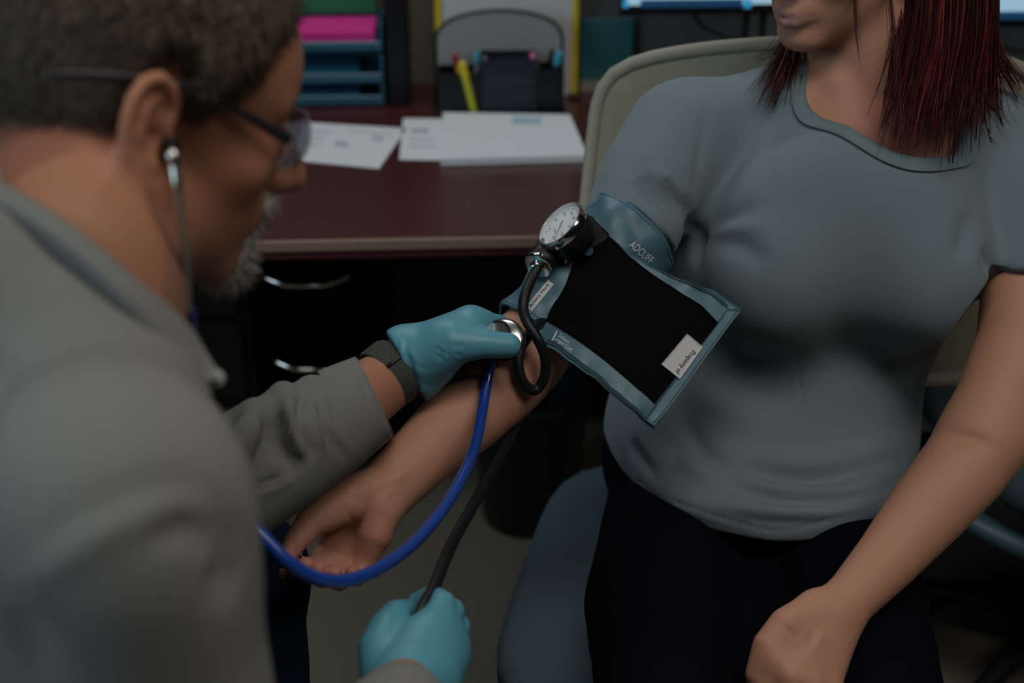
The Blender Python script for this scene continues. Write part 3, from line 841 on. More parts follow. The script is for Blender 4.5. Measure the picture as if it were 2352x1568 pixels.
# ------------------------------------------------------------------ people
def rot_ypr(yaw, pit, rol):
    y, p, r = [math.radians(a) for a in (yaw, pit, rol)]
    Rz = np.array([[math.cos(y), -math.sin(y), 0], [math.sin(y), math.cos(y), 0], [0, 0, 1]])
    Ry = np.array([[math.cos(p), 0, math.sin(p)], [0, 1, 0], [-math.sin(p), 0, math.cos(p)]])
    Rx = np.array([[1, 0, 0], [0, math.cos(r), -math.sin(r)], [0, math.sin(r), math.cos(r)]])
    return Rz @ Ry @ Rx
class Head:
    """head frame: x to the face, y to the person's left, z up, origin between the ear canals"""
    def __init__(s, pos, R, sc=1.0): s.pos = np.asarray(pos, float); s.R = R; s.sc = sc
    def w(s, *v): return s.pos + s.R @ (np.array(v, float) * s.sc)
    def loc(s, V): return ((np.asarray(V) - s.pos) @ s.R) / s.sc
    def cranium(s, S):
        k = s.sc
        S.el(s.w(-.002, 0, .045), np.array([.1, .077, .088]) * k, s.R, .001)
        S.el(s.w(.045, 0, .048), np.array([.056, .064, .062]) * k, s.R, .03)
        return S
    def face(s, S, male=True):
        k = s.sc
        S.el(s.w(.042, 0, -.022), np.array([.054, .060, .075]) * k, s.R, .02)
        S.el(s.w(.05, 0, -.06), np.array([.045, .04, .04]) * k, s.R, .02)
        for q in (-1, 1):
            S.rc(s.w(.012, q * .047, -.045), s.w(.070, q * .014, -.088), .0165 * k, .014 * k, .016)
            S.el(s.w(.066, q * .046, -.012), np.array([.022, .018, .018]) * k, s.R, .02)
            S.rc(s.w(.091, q * .012, .032), s.w(.078, q * .045, .033), .0095 * k, .009 * k, .012)
            S.sub(s_el(s.w(.106, q * .034, .010), np.array([.016, .018, .013]) * k, s.R), .014 * k)
            S.el(s.w(.0795, q * .033, .008), np.array([.0145, .0155, .0135]) * k, s.R, .004)
            S.rc(s.w(.0925, q * .018, .0045), s.w(.083, q * .047, .005), .0035 * k, .003 * k, .004)
        S.el(s.w(.081, 0, -.088), np.array([.017, .021, .015]) * k, s.R, .018)
        S.rc(s.w(.097, 0, .022), s.w(.121 if male else .1165, 0, -.019), .0085 * k, (.013 if male else .0115) * k, .012)
        for q in (-1, 1):
            S.el(s.w(.107 if male else .105, q * (.0145 if male else .0125), -.023), np.array([.012, .0085, .0085]) * k, s.R, .006)
            S.sub(s_el(s.w(.110, q * .0065, -.0295), np.array([.005, .0035, .005]) * k, s.R), .003)
        S.el(s.w(.088, 0, -.048), np.array([.018, .027, .02]) * k, s.R, .012)
        t = .0048 if male else .0062
        S.ch([s.w(.088, .025, -.0545), s.w(.1015, .010, -.0505), s.w(.1045, 0, -.0515), s.w(.1015, -.010, -.0505), s.w(.088, -.025, -.0545)], [.003 * k, t * k, t * k, t * k, .003 * k], .006)
        S.ch([s.w(.088, .024, -.0565), s.w(.1, .010, -.0625), s.w(.1025, 0, -.0635), s.w(.1, -.010, -.0625), s.w(.088, -.024, -.0565)], [.003 * k, t * 1.1 * k, t * 1.2 * k, t * 1.1 * k, .003 * k], .006)
        S.sub(s_chain([s.w(.092, .026, -.0555), s.w(.1075, .0, -.0568), s.w(.092, -.026, -.0555)], [.0009, .0013, .0009]), .0035)
        return S
    def ear(s, S, q, m=1.0):
        k = s.sc * m; fl = math.radians(28)
        def e(a, b, c=0.0):   # a backward, b up, c outward in the ear plane
            return s.w(-.004 - m * a * math.cos(fl), q * (.077 + m * a * math.sin(fl) + c), m * b - .002)
        hel = [e(.0, .004, .004), e(-.002, .018, .004), e(.003, .029, .005), e(.014, .0345, .005), e(.025, .031, .005), e(.0315, .020, .005), e(.032, .006, .005), e(.027, -.009, .005), e(.018, -.022, .004), e(.008, -.031, .003), e(-.001, -.029, .003), e(-.003, -.02, .003)]
        S.ch(hel, [.0035 * k, .0035 * k] + [.0042 * k] * 4 + [.0042 * k, .0046 * k, .0052 * k, .0062 * k, .0055 * k, .0045 * k], .004)
        S.ch([e(.012, .024, .002), e(.021, .016, .004), e(.022, .003, .004), e(.016, -.009, .004), e(.007, -.015, .004)], [.003 * k, .0042 * k, .0045 * k, .0042 * k, .0035 * k], .004)
        Re = s.R @ rot_ypr(-q * 28 * 1.0 if q > 0 else 28, 0, 0)
        S.el(e(.015, .003, -.001), np.array([.019, .0035, .034]) * k, Re, .004)
        S.el(e(-.004, -.002, .001), np.array([.004, .006, .007]) * k, s.R, .004)   # tragus
        S.sub(s_el(e(.006, -.002, .006), np.array([.0075, .006, .0095]) * k, s.R), .004)
        return S
def glove_cols(V): return None

# ============================ the woman
WH = Head((.357, 1.583, 1.240), rot_ypr(-137, 9, 0), .93)
NKw = np.array([.405, 1.585, 1.10])
RSH, RELB = P(1545, 300, 1.61), P(1203, 812, 1.508)
LSH, LELB = P(2318, 330, 1.64), P(2262, 1030, 1.52)
wr = dict()
B = Sculpt()
WH.cranium(B); WH.face(B, False); WH.ear(B, 1); WH.ear(B, -1)
B.rc(WH.w(-.018, 0, -.035), NKw, .050, .052, .025)
B.rc(WH.w(-.03, 0, .0), NKw + [0, .02, 0], .046, .052, .02)
for sh, q in ((RSH, -1), (LSH, 1)):
    B.rc(NKw + [q * .03, .015, -.01], sh + [-q * .02, .0, -.005], .035, .045, .03)      # trapezius
    B.rc(NKw + [q * .015, -.062, -.068], sh + [-q * .03, -.03, -.01], .011, .012, .02)  # collar bone
    B.rc(NKw + [q * .042, -.035, -.01], NKw + [q * .012, -.072, -.075], .011, .009, .02) # neck tendons
B.el(NKw + [-.01, -.02, -.135], (.155, .085, .115), None, .03)                           # upper chest
B.el((.37, 1.56, .82), (.15, .10, .2), None, .04)
# right arm (cuffed, reaching to the photo's left)
ra = PP([(1555, 310, 1.61), (1448, 535, 1.567), (1330, 665, 1.538), (1205, 812, 1.508)])
B.ch(ra, [.046, .041, .042, .041], .02)
B.ch(PP([(1205, 812, 1.508), (1140, 876, 1.492), (1075, 934, 1.475), (980, 1020, 1.448), (905, 1092, 1.42), (862, 1136, 1.405)]), [.041, .0415, .038, .0305, .0255, .0235], .02)
B.ch(PP([(1170, 880, 1.50), (1080, 965, 1.478), (985, 1050, 1.45), (888, 1150, 1.41)]), [.033, .032, .026, .0215], .02)
# right hand, palm to the camera, fingers curling forward
hw = P(858, 1146, 1.403)
fing = dict(index=[(740, 1268, 1.394), (716, 1310, 1.366), (700, 1308, 1.340), (703, 1296, 1.322)],
            middle=[(768, 1284, 1.397), (744, 1328, 1.362), (728, 1324, 1.334), (731, 1306, 1.318)],
            ring=[(800, 1290, 1.400), (780, 1336, 1.368), (766, 1332, 1.340), (768, 1313, 1.324)],
            little=[(834, 1284, 1.403), (822, 1326, 1.38), (810, 1327, 1.357), (809, 1313, 1.342)])
fr = dict(index=[.0102, .0092, .0086, .0076], middle=[.0104, .0095, .0088, .0078], ring=[.0102, .0092, .0085, .0075], little=[.0096, .0084, .0076, .0067])
st_ = dict(index=(828, 1130, 1.398), middle=(848, 1142, 1.402), ring=(866, 1156, 1.404), little=(880, 1170, 1.404))
for kf in fing:
    B.rc(P(*st_[kf]), P(*fing[kf][0]), .0150, .0100, .010)
for kf in fing:
    B.ch(PP(fing[kf]), fr[kf], .0022)
B.ch(PP([(838, 1128, 1.392), (795, 1150, 1.374), (748, 1178, 1.357)]), [.019, .0225, .0175], .012)    # thenar
B.ch(PP([(752, 1172, 1.358), (712, 1200, 1.342), (690, 1230, 1.330)]), [.0175, .0142, .0118], .006)
B.ch(PP([(694, 1225, 1.332), (676, 1246, 1.324), (657, 1280, 1.316)]), [.0122, .0112, .0082], .0018)
B.ch(PP([(872, 1178, 1.392), (862, 1225, 1.388), (842, 1280, 1.392)]), [.0185, .0175, .0125], .012)   # heel of the little finger side
# left arm, resting on the lap
B.ch(PP([(2318, 330, 1.64), (2372, 560, 1.585), (2345, 790, 1.545), (2262, 1000, 1.512)]), [.052, .05, .047, .044], .02)
B.ch(PP([(2262, 1000, 1.512), (2212, 1075, 1.50), (2135, 1165, 1.478), (2040, 1280, 1.44), (1960, 1368, 1.405), (1912, 1408, 1.388)]), [.044, .0455, .041, .0325, .0265, .0245], .02)
lw = dict(index=[(1785, 1520, 1.345), (1752, 1610, 1.345), (1770, 1680, 1.365), (1790, 1690, 1.40)],
          middle=[(1818, 1555, 1.337), (1795, 1640, 1.336), (1815, 1700, 1.365), (1830, 1710, 1.40)],
          ring=[(1860, 1572, 1.340), (1842, 1650, 1.342), (1858, 1705, 1.37), (1870, 1710, 1.40)],
          little=[(1900, 1575, 1.350), (1890, 1645, 1.352), (1902, 1690, 1.378), (1908, 1700, 1.40)])
for kf, s0 in zip(lw, ((1880, 1400, 1.388), (1900, 1408, 1.384), (1922, 1416, 1.386), (1940, 1424, 1.39))):
    B.rc(P(*s0), P(*lw[kf][0]), .0175, .013, .013)
    B.ch(PP(lw[kf]), [.0125, .0098, .0085, .0075], .006)
B.ch(PP([(1865, 1402, 1.38), (1805, 1435, 1.36), (1764, 1482, 1.352), (1742, 1548, 1.352), (1748, 1620, 1.37)]), [.0175, .0165, .0145, .0125, .010], .012)
Vb, Fb = B.mesh((-.25, 1.0, .5), (.68, 1.78, 1.42), .0028)
Nb = vnormals(Vb, Fb)
# creases on wrist, palm and fingers
for ln in ([(812, 1118), (845, 1150), (893, 1182)], [(800, 1128), (838, 1162), (885, 1190)], [(845, 1090), (868, 1108)], [(802, 1155), (805, 1185), (815, 1215)],
           [(700, 1195), (712, 1212)], [(664, 1236), (690, 1244)], [(672, 1250), (694, 1252)], [(1800, 1430), (1830, 1460)]):
    Vb = fold(Vb, Nb, ln, -.0016, .0022)
for ln in ([(935, 1070), (890, 1100), (850, 1125)], [(960, 1060), (905, 1110)], [(920, 1110), (880, 1148)], [(1905, 1480), (1880, 1430)], [(1840, 1480), (1870, 1430)], [(1870, 1500), (1895, 1440)]):
    Vb = fold(Vb, Nb, ln, .0013, .0045)
Vb = fold(Vb, Nb, [(2150, 990), (2210, 995), (2290, 1020)], -.004, .008)
col = np.tile(np.array([.42, .215, .140]), (len(Vb), 1))
lc = WH.loc(Vb)
hd = (np.linalg.norm(lc, axis=1) < .14)
def blend(mask, c):
    global col
    col = col * (1 - mask[:, None]) + np.array(c) * mask[:, None]
def gau(c, w): return np.exp(-(((Vb - np.asarray(c)) / w) ** 2).sum(1))
lipm = np.exp(-((lc[:, 2] + .057) / .0085) ** 4) * np.exp(-(lc[:, 1] / .0225) ** 4) * (lc[:, 0] > .085) * np.exp(-((lc[:, 0] - .1) / .014) ** 4)
blend(lipm * .8, (.46, .22, .23))
brow = np.exp(-((lc[:, 2] - .031) / .004) ** 2) * (np.abs(np.abs(lc[:, 1]) - .03) < .02) * (lc[:, 0] > .07)
blend(brow * .8, (.05, .02, .015))
eyem = ((np.abs(np.abs(lc[:, 1]) - .033) < .0135) & (np.abs(lc[:, 2] - .009) < .0055 * (1 - ((np.abs(lc[:, 1]) - .033) / .015) ** 2)) & (lc[:, 0] > .085)).astype(float)
blend(eyem * .9, (.35, .33, .31))
blend(.55 * gau(NKw + [.0, -.075, -.06], (.05, .06, .07)), (.44, .155, .125))
for pnt in [fing[k][3] for k in fing] + [fing[k][2] for k in fing] + [(659, 1283, 1.322), (860, 1210, 1.37)]:
    blend(.5 * gau(P(*pnt), .022), (.47, .185, .15))
blend(.35 * gau(P(1175, 760, 1.46), .04), (.48, .20, .17))
woman = root('person', [.3, 1.4, 0], 'seated woman in a grey t-shirt with long red hair and cuffed arm', 'person')
mk('body', Vb, Fb, M['skin_w'], woman, colors=col)

# t-shirt
S = Sculpt()
S.add(s_zloft([(.655, .300, 1.530, .187, .222), (.69, .305, 1.535, .187, .200), (.725, .313, 1.545, .182, .158), (.77, .328, 1.555, .174, .138), (.83, .345, 1.565, .180, .130), (.90, .366, 1.565, .190, .138), (.97, .380, 1.57, .187, .125), (1.03, .40, 1.575, .165, .100), (1.075, .405, 1.58, .11, .078)], edge=.012), .001)
for bx_, by_ in ((.292, 1.447), (.452, 1.447)):
    S.el((bx_, by_, .905), (.078, .072, .082), None, .055)
S.el((.37, 1.47, .97), (.12, .06, .09), None, .05)
S.el((.30, 1.395, .672), (.14, .088, .032), None, .03)
for sh, q in ((RSH, -1), (LSH, 1)):
    S.rc(NKw + [q * .04, .012, -.022], sh + [-q * .01, .0, -.008], .040, .054, .035)
S.ch([RSH + [.012, 0, -.010], *PP([(1500, 420, 1.59), (1440, 545, 1.565)])], [.066, .061, .0545], .022)
S.ch([LSH + [-.012, 0, -.010], *PP([(2365, 480, 1.60), (2378, 640, 1.568)])], [.067, .065, .062], .022)
# sleeve ends and neckline cut
def halfspace(c, n):
    c = np.asarray(c, np.float32); n = nrm(n).astype(np.float32)
    return lambda p: (p - c) @ n
rax = nrm(ra[1] - ra[0])
cR = P(1446, 540, 1.566)
fR = halfspace(cR, -rax); cRf = s_el(cR + rax * .06, (.085, .085, .085))
S.sub(lambda p: np.maximum(fR(p), cRf(p)), .004)
lax = nrm(P(2350, 800, 1.545) - P(2372, 480, 1.60)); cL = P(2368, 668, 1.562)
fL = halfspace(cL, -lax); cLf = s_el(cL + lax * .06, (.088, .088, .088))
S.sub(lambda p: np.maximum(fL(p), cLf(p)), .004)
NC = np.array([.412, 1.530, 1.078]); na = nrm((0, -.43, .90)); nb_ = np.array([1.0, 0, 0]); nc_ = np.cross(na, nb_)
NAX, NAY = .089, .094
def neckr(a):
    return 1 - .17 * np.exp(-((np.mod(a, 2 * math.pi) - math.radians(222)) / math.radians(34)) ** 2)
def neckcut(p):
    q = p - NC.astype(np.float32); x = q @ nb_ / NAX; y = q @ nc_ / NAY; h = q @ na
    return np.maximum((np.sqrt(x * x + y * y) - neckr(np.arctan2(y, x))) * .09, np.maximum(-.045 - h, h - .12))
S.sub(neckcut, .004)
Vt, Ft = S.mesh((-.02, 1.2, .63), (.70, 1.75, 1.2), .0032)
Nt = vnormals(Vt, Ft)
Vt = Vt + Nt * (wnoise(Vt, 3, 28) * .0026 + wnoise(Vt, 4, 60) * .0010)[:, None]
for ln, a, w in (([(1468, 395), (1510, 440), (1575, 505)], -.009, .012), ([(1530, 400), (1560, 450), (1588, 505)], -.008, .010), ([(1500, 380), (1540, 425), (1580, 470)], .005, .009),
                 ([(1605, 470), (1610, 400), (1622, 300), (1618, 190)], -.0025, .006), ([(1598, 530), (1650, 500), (1735, 470)], -.006, .012), ([(1600, 550), (1680, 565), (1760, 620)], -.005, .013),
                 ([(1600, 520), (1660, 520), (1740, 515)], .004, .010), ([(1592, 500), (1592, 560), (1596, 600)], -.012, .012),
                 ([(1699, 1065), (1780, 1082), (1900, 1088), (2075, 1050)], -.008, .013), ([(1690, 1040), (1780, 1062), (1900, 1066), (2080, 1020)], .006, .014),
                 ([(1640, 1098), (1798, 1140), (1964, 1140), (2075, 1085)], -.006, .009), ([(1640, 1080), (1798, 1120), (1964, 1120), (2085, 1065)], .006, .012),
                 ([(1600, 1176), (1771, 1204), (1937, 1193), (2030, 1150)], -.005, .008), ([(1590, 1150), (1771, 1180), (1937, 1170), (2040, 1125)], .006, .012),
                 ([(1438, 1000), (1455, 1040), (1500, 1090)], -.006, .009), ([(1560, 950), (1610, 1032), (1699, 1095)], -.005, .012), ([(1520, 985), (1580, 1060), (1680, 1120)], .005, .014),
                 ([(1520, 1000), (1545, 1020), (1560, 1050)], -.005, .012),
                 ([(2240, 480), (2222, 540), (2210, 590)], -.006, .013), ([(2265, 560), (2290, 600), (2296, 650)], -.008, .012), ([(2060, 900), (2130, 860), (2170, 840)], -.006, .018),
                 ([(1650, 880), (1750, 900), (1850, 895)], -.004, .03), ([(1560, 840), (1640, 920), (1750, 960)], .006, .022)):
    Vt = fold(Vt, Nt, ln, a * (1.35 if ln[0][1] > 930 else 1.15), w)
for ln in ([(1455, 1098), (1560, 1168), (1700, 1212), (1785, 1226), (1900, 1205), (2040, 1140)], [(1352, 462), (1420, 510), (1490, 560)], [(2290, 660), (2320, 672), (2350, 686)]):
    Vt = fold(Vt, Nt, ln, -.0018, .0022, taper=False)
mk('t_shirt', Vt, Ft, M['tee'], woman)
# ribbed collar laid along the neckline
bvt = BVHTree.FromPolygons([tuple(v) for v in Vt], [tuple(f) for f in Ft])
G = []
for k in range(97):
    a = 2 * math.pi * k / 96; row = []
    for j in range(5):
        s = float(neckr(np.array(a))) * (1 - j / 4) + (1 + (float(neckr(np.array(a))) - 1) * .75 + .21) * j / 4 - .01
        base = NC + nb_ * (NAX * s * math.cos(a)) + nc_ * (NAY * s * math.sin(a))
        best = None
        h = bvt.ray_cast(Vector(base + na * .10), Vector(-na))
        pt = np.array(h[0]) if h[0] is not None else base
        row.append(pt + na * .0016)
    G.append(row)
G = np.array(G)
for _ in range(3): G[1:-1] = G[1:-1] * .5 + (G[:-2] + G[2:]) * .25
mid = (G[0] + G[-1]) / 2; G[0] = mid; G[-1] = mid
sheet('collar_rib', G[:, ::-1], .0038, M['tee_rib'], woman)
# trousers
S = Sculpt()
S.el((.295, 1.575, .61), (.180, .125, .125), None, .01)
for hx, kx, fx in ((.215, .150, .13), (.382, .356, .37)):
    S.ch([(hx, 1.55, .595), (kx + .012, 1.28, .585), (kx, 1.075, .575)], [.086, .083, .066], .03)
    S.ch([(kx, 1.075, .570), (fx, 1.06, .35), (fx, 1.09, .09)], [.064, .056, .043], .02)
S.rc((.29, 1.5, .55), (.246, 1.08, .535), .075, .065, .03)
Vp, Fp = S.mesh((.0, .95, .03), (.56, 1.78, .78), .006)
Np = vnormals(Vp, Fp); Vp = Vp + Np * (wnoise(Vp, 8, 40) * .002)[:, None]
tr_ = mk('trousers', Vp, Fp, M['pants'], woman)
for fx in (.13, .36):
    S = Sculpt(); S.ch([(fx, 1.11, .05), (fx, 1.02, .042), (fx, .92, .034)], [.045, .042, .034], .02); S.sub(halfspace((fx, 1, .003), (0, 0, 1)), .006)
    Vs, Fs = S.mesh((fx - .07, .86, -.02), (fx + .07, 1.2, .12), .005); mk('shoe', Vs, Fs, M['shoe'], woman)

# hair: cap close to the skull plus long strands
def hair_cap(Hd, bound, thick, h, lo, hi, zcut):
    S = Sculpt(); Hd.cranium(S); base = S.ev
    S2 = Sculpt()
    def f(p):
        d = base(p); l = Hd.loc(p)
        zh = np.interp(l[:, 0], bound[0], bound[1])
        t = np.clip((l[:, 2] - zh) / .03, 0, 1); t = t * t * (3 - 2 * t)
        return np.maximum(d - (-.003 + thick * t), (zh - l[:, 2] - .012))
    S2.add(f, .001)
    return S2.mesh(lo, hi, h)
rng = np.random.RandomState(11)
Vh, Fh = hair_cap(WH, ([-.12, -.06, -.03, .0, .03, .055, .08, .11], [-.05, -.05, -.03, .0, .03, .06, .082, .11]), .019, .004, (.2, 1.4, 1.12), (.52, 1.78, 1.45), 0)
Gs = [(Vh, [tuple(f) for f in Fh])]; HC_ = [np.tile([.012, .003, .004], (len(Vh), 1))]
def lock(guide, n, spread, r0, seed_tip=.02, seg=11, core=True):
    """strands following a guide polyline (world points)"""
    g = np.asarray(guide)
    if core and spread > .004:
        lock(guide, 7, spread * .8, .0048, seed_tip * .7, seg, False)
    shade = rng.choice([.35, .8, 1.5])
    for _ in range(n):
        off0 = rng.normal(size=3) * spread; off1 = rng.normal(size=3) * seed_tip
        t = np.linspace(0, 1, len(g))[:, None]
        pts = g + off0 * (1 - t * .35) + off1 * t ** 2
        c = crom(pts, seg)
        cut = rng.uniform(.86, 1.0); c = crom(pts, 60)[:max(8, int(60 * cut))]; c = c[np.linspace(0, len(c) - 1, seg).astype(int)]
        r = r0 * rng.uniform(.6, 1.3)
        g_ = tube_geo(c, [r * .8, r, r * .9, r * .6, r * .12], smooth=False, sides=4, flat=rng.uniform(.35, .6), n=seg)
        Gs.append(g_)
        u_ = rng.rand(); cc = (np.array([.004, .0012, .0015]) if u_ < .5 else (np.array([.035, .004, .0045]) if u_ < .85 else np.array([.13, .013, .011]))) * shade
        tt = np.repeat(np.linspace(0, 1, seg), 4)[:, None]
        HC_.append(cc * (1 - tt ** 2 * .5) + np.array([.07, .008, .009]) * tt ** 2 * .5)
cr = WH.w(-.02, .02, .135)
def guide(px):   # from the crown down through photo points
    pts = PP(px); return [cr + (pts[0] - cr) * .0, cr + (pts[0] - cr) * .5 + np.array([0, .0, .035])] + pts
# curtain on the photo's right (the person's left side)
for gx, tip, dd in ((2075, (2025, 330), 0), (2095, (2045, 352), .0), (2120, (2085, 362), -.004), (2150, (2095, 345), -.006), (2165, (2135, 372), -.006), (2190, (2140, 345), -.004), (2210, (2185, 390), 0),
                    (2230, (2175, 352), .006), (2250, (2235, 352), .012), (2262, (2215, 300), .02), (2262, (2270, 280), .03)):
    tx_, ty_ = tip
    lock(guide([(gx - 40, -330, 1.60 + dd), (gx + 5, -120, 1.575 + dd), (gx + 6, 60, 1.548 + dd), (gx * .6 + tx_ * .4, 200, 1.515 + dd), (tx_, ty_, 1.478 + dd)]), 46, .0065, .0016, .007)
for gx, tip, dd in ((2200, (2320, 200), .05), (2215, (2352, 235), .045), (2220, (2310, 300), .035), (2190, (2285, 330), .03)):
    tx_, ty_ = tip
    lock(guide([(gx, -300, 1.63 + dd), (gx + 25, -100, 1.60 + dd), (gx + 40, 70, 1.575 + dd), (tx_ - 30, ty_ - 60, 1.55 + dd), (tx_, ty_, 1.54 + dd)]), 24, .006, .0015, .008)
# thin strand hanging in front of the cheek
lock(guide([(1990, -300, 1.56), (1970, -120, 1.515), (1966, 0, 1.497), (1970, 90, 1.492), (1978, 160, 1.492)]), 9, .0016, .0011, .002)
lock(guide([(2010, -300, 1.56), (2035, -120, 1.525), (2050, 40, 1.515), (2062, 180, 1.505), (2040, 260, 1.492)]), 14, .003, .0013, .004)
# lock behind the chin on the photo's left (the person's right shoulder)
for tx_, ty_, dd in ((1725, 225, 0), (1742, 250, .003), (1760, 262, .004), (1775, 245, .0), (1800, 235, -.004), (1760, 225, .008), (1818, 205, .0)):
    lock(guide([(1890, -280, 1.70), (1842, -120, 1.70), (1832, 20, 1.665), (1835 - (1835 - tx_) * .25, 110, 1.62 + dd), (1835 - (1835 - tx_) * .65, (110 + ty_) / 2, 1.575 + dd), (tx_, ty_, 1.545 + dd)]), 34, .006, .0014, .006)
lock(guide([(1890, -280, 1.70), (1842, -120, 1.70), (1830, 40, 1.665), (1800, 105, 1.64), (1752, 128, 1.625), (1702, 148, 1.62)]), 16, .003, .0012, .005)
# back of the hair
for q in np.linspace(-.07, .07, 9):
    lock([cr, WH.w(-.075, q * .7, .115), WH.w(-.115, q, .03), WH.w(-.115, q * 1.1, -.06), WH.w(-.10, q * 1.25, -.13)], 26, .007, .0018, .01)
V, F = join(Gs)
mk('hair', V, F, M['hair_red'], woman, colors=np.vstack(HC_))

# ============================ the man
MR = rot_ypr(29, 20, -4)
MH = Head(P(372, 312, .905) - MR @ np.array([-.005, -.078, 0]), MR, 1.0)
mf = nrm((.93, .37, 0)); ml = np.array([-mf[1], mf[0], 0])
NKm = P(205, 585, .91)
SM = NKm - mf * .02 + [0, 0, -.075]
RSm = SM - ml * .185; LSm = SM + ml * .185
PEL = np.array([-.48, .73, .64])
man = root('person', [-.4, .85, 0], 'man in a grey work shirt and safety glasses taking the blood pressure', 'person')
LEL = np.array([-.31, 1.06, .825]); LWR = P(900, 864, 1.428)
REL = np.array([-.19, .655, .785]); RWR = P(925, 1590, 1.115)
B = Sculpt()
MH.cranium(B); MH.face(B, True); MH.ear(B, 1, 1.12); MH.ear(B, -1, 1.12)
B.rc(MH.w(-.028, 0, -.03), NKm + mf * -.01, .056, .064, .02)
B.rc(MH.w(.0, 0, -.05), NKm + mf * .005 + [0, 0, -.04], .045, .045, .03)
for q in (-1, 1):
    B.rc(NKm + ml * q * .02 + [0, 0, -.03], SM + ml * q * .10 + [0, 0, -.04], .040, .040, .03)
    B.rc(MH.w(-.03, q * .045, -.04), NKm + mf * .03 + ml * q * .015 + [0, 0, -.05], .016, .014, .02)
B.el(SM + [0, 0, -.09], (.10, .10, .10), None, .03)
B.ch([LSm, LEL, P(760, 965, 1.368), LWR, P(935, 835, 1.432)], [.05, .045, .038, .030, .030], .02)
B.ch([RSm, REL, RWR, P(935, 1575, 1.138)], [.05, .045, .026, .0235], .02)
Vm, Fm = B.mesh((-.52, .5, .68), (.02, 1.42, 1.42), .0034)
lm = MH.loc(Vm)
col = np.tile(np.array([.31, .138, .080]), (len(Vm), 1))
Vb = Vm
near = np.linalg.norm(lm, axis=1) < .16
blend(.5 * np.exp(-(((lm - [.06, -.055, -.03]) / .035) ** 2).sum(1)), (.38, .15, .085))
blend(.75 * np.exp(-(((lm - [-.02, -.08, .0]) / [.03, .03, .04]) ** 2).sum(1)), (.40, .17, .10))
blend(.85 * np.clip(np.maximum((-.012 - lm[:, 2]) / .03, (-.045 - lm[:, 0]) / .02), 0, 1) * np.clip((.025 - lm[:, 0]) / .03, 0, 1) * (np.linalg.norm(lm, axis=1) < .24) * (np.abs(lm[:, 1]) < .08), (.23, .088, .056))   # sunburnt red neck, with the shade on the nape painted in as darker skin
blend(.55 * np.exp(-((lm[:, 2] + .085) / .03) ** 2) * (lm[:, 0] > .0) * near, (.17, .10, .07))     # stubble
brow = np.exp(-((lm[:, 2] - .034) / .005) ** 2) * (np.abs(np.abs(lm[:, 1]) - .03) < .022) * (lm[:, 0] > .065)
blend(brow * .8, (.05, .04, .03))
eyem = ((np.abs(np.abs(lm[:, 1]) - .033) < .0135) & (np.abs(lm[:, 2] - .009) < .005 * (1 - ((np.abs(lm[:, 1]) - .033) / .015) ** 2)) & (lm[:, 0] > .085)).astype(float)
blend(eyem * .9, (.4, .38, .36))
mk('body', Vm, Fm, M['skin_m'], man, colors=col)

# short hair
hb = ([-.13, -.09, -.06, -.045, -.034, -.018, .006, .010, .020, .030, .048, .062, .085, .11], [-.078, -.076, -.066, -.044, -.012, .036, .038, .006, .008, .022, .035, .062, .088, .10])
Vh, Fh = hair_cap(MH, hb, .0125, .0032, MH.pos - .16, MH.pos + .19, 0)
Nh = vnormals(Vh, Fh); Vh = Vh + Nh * (wnoise(Vh, 5, 160, 10) * .0009)[:, None]
Gs = [(Vh, [tuple(f) for f in Fh])]
def bristles(V, N, n, ln, r, flow, seed, filt=None):
    rg = np.random.RandomState(seed); out = []
    idx = np.arange(len(V)) if filt is None else np.where(filt)[0]
    VV = []; FF = []
    for c, i in enumerate(rg.choice(idx, n)):
        p = V[i] + rg.normal(size=3) * .0012; d = nrm(N[i] * .7 + flow * .8 + rg.normal(size=3) * .3) * ln * rg.uniform(.6, 1.2)
        a = nrm(np.cross(d, rg.normal(size=3))) * r; b = nrm(np.cross(d, a)) * r
        k = len(VV); VV += [p + a, p - a * .5 + b * .87, p - a * .5 - b * .87, p + d]; FF += [(k, k + 1, k + 3), (k + 1, k + 2, k + 3), (k + 2, k, k + 3)]
    return np.array(VV), FF
lh = MH.loc(Vh)
Gs.append(bristles(Vh, Nh, 15000, .011, .0006, MR @ np.array([-.3, 0, -.6]), 4, (lh[:, 2] > np.interp(lh[:, 0], *hb) + .006)))
mk('hair', *join(Gs), M['hair_man'], man)
S = Sculpt(); S.el(MH.w(.086, 0, -.090), (.019, .022, .018), MR, .001)
S.rc(MH.w(.10, .018, -.042), MH.w(.10, -.018, -.042), .0055, .0055, .006)
for q in (-1, 1): S.rc(MH.w(.098, q * .018, -.043), MH.w(.09, q * .02, -.08), .0035, .005, .006)
S.sub(s_el(MH.w(.1, 0, -.057), (.014, .017, .009), MR), .004)
Vg, Fg = S.mesh(MH.w(.07, 0, -.08) - .07, MH.w(.07, 0, -.08) + .07, .003)
Ng = vnormals(Vg, Fg); Vg = Vg + Ng * (wnoise(Vg, 6, 300, 8) * .0015)[:, None]
mk('beard', *join([(Vg, [tuple(f) for f in Fg]), bristles(Vg, Ng, 2500, .012, .0005, MR @ np.array([.2, 0, -.7]), 9)]), M['beard'], man)

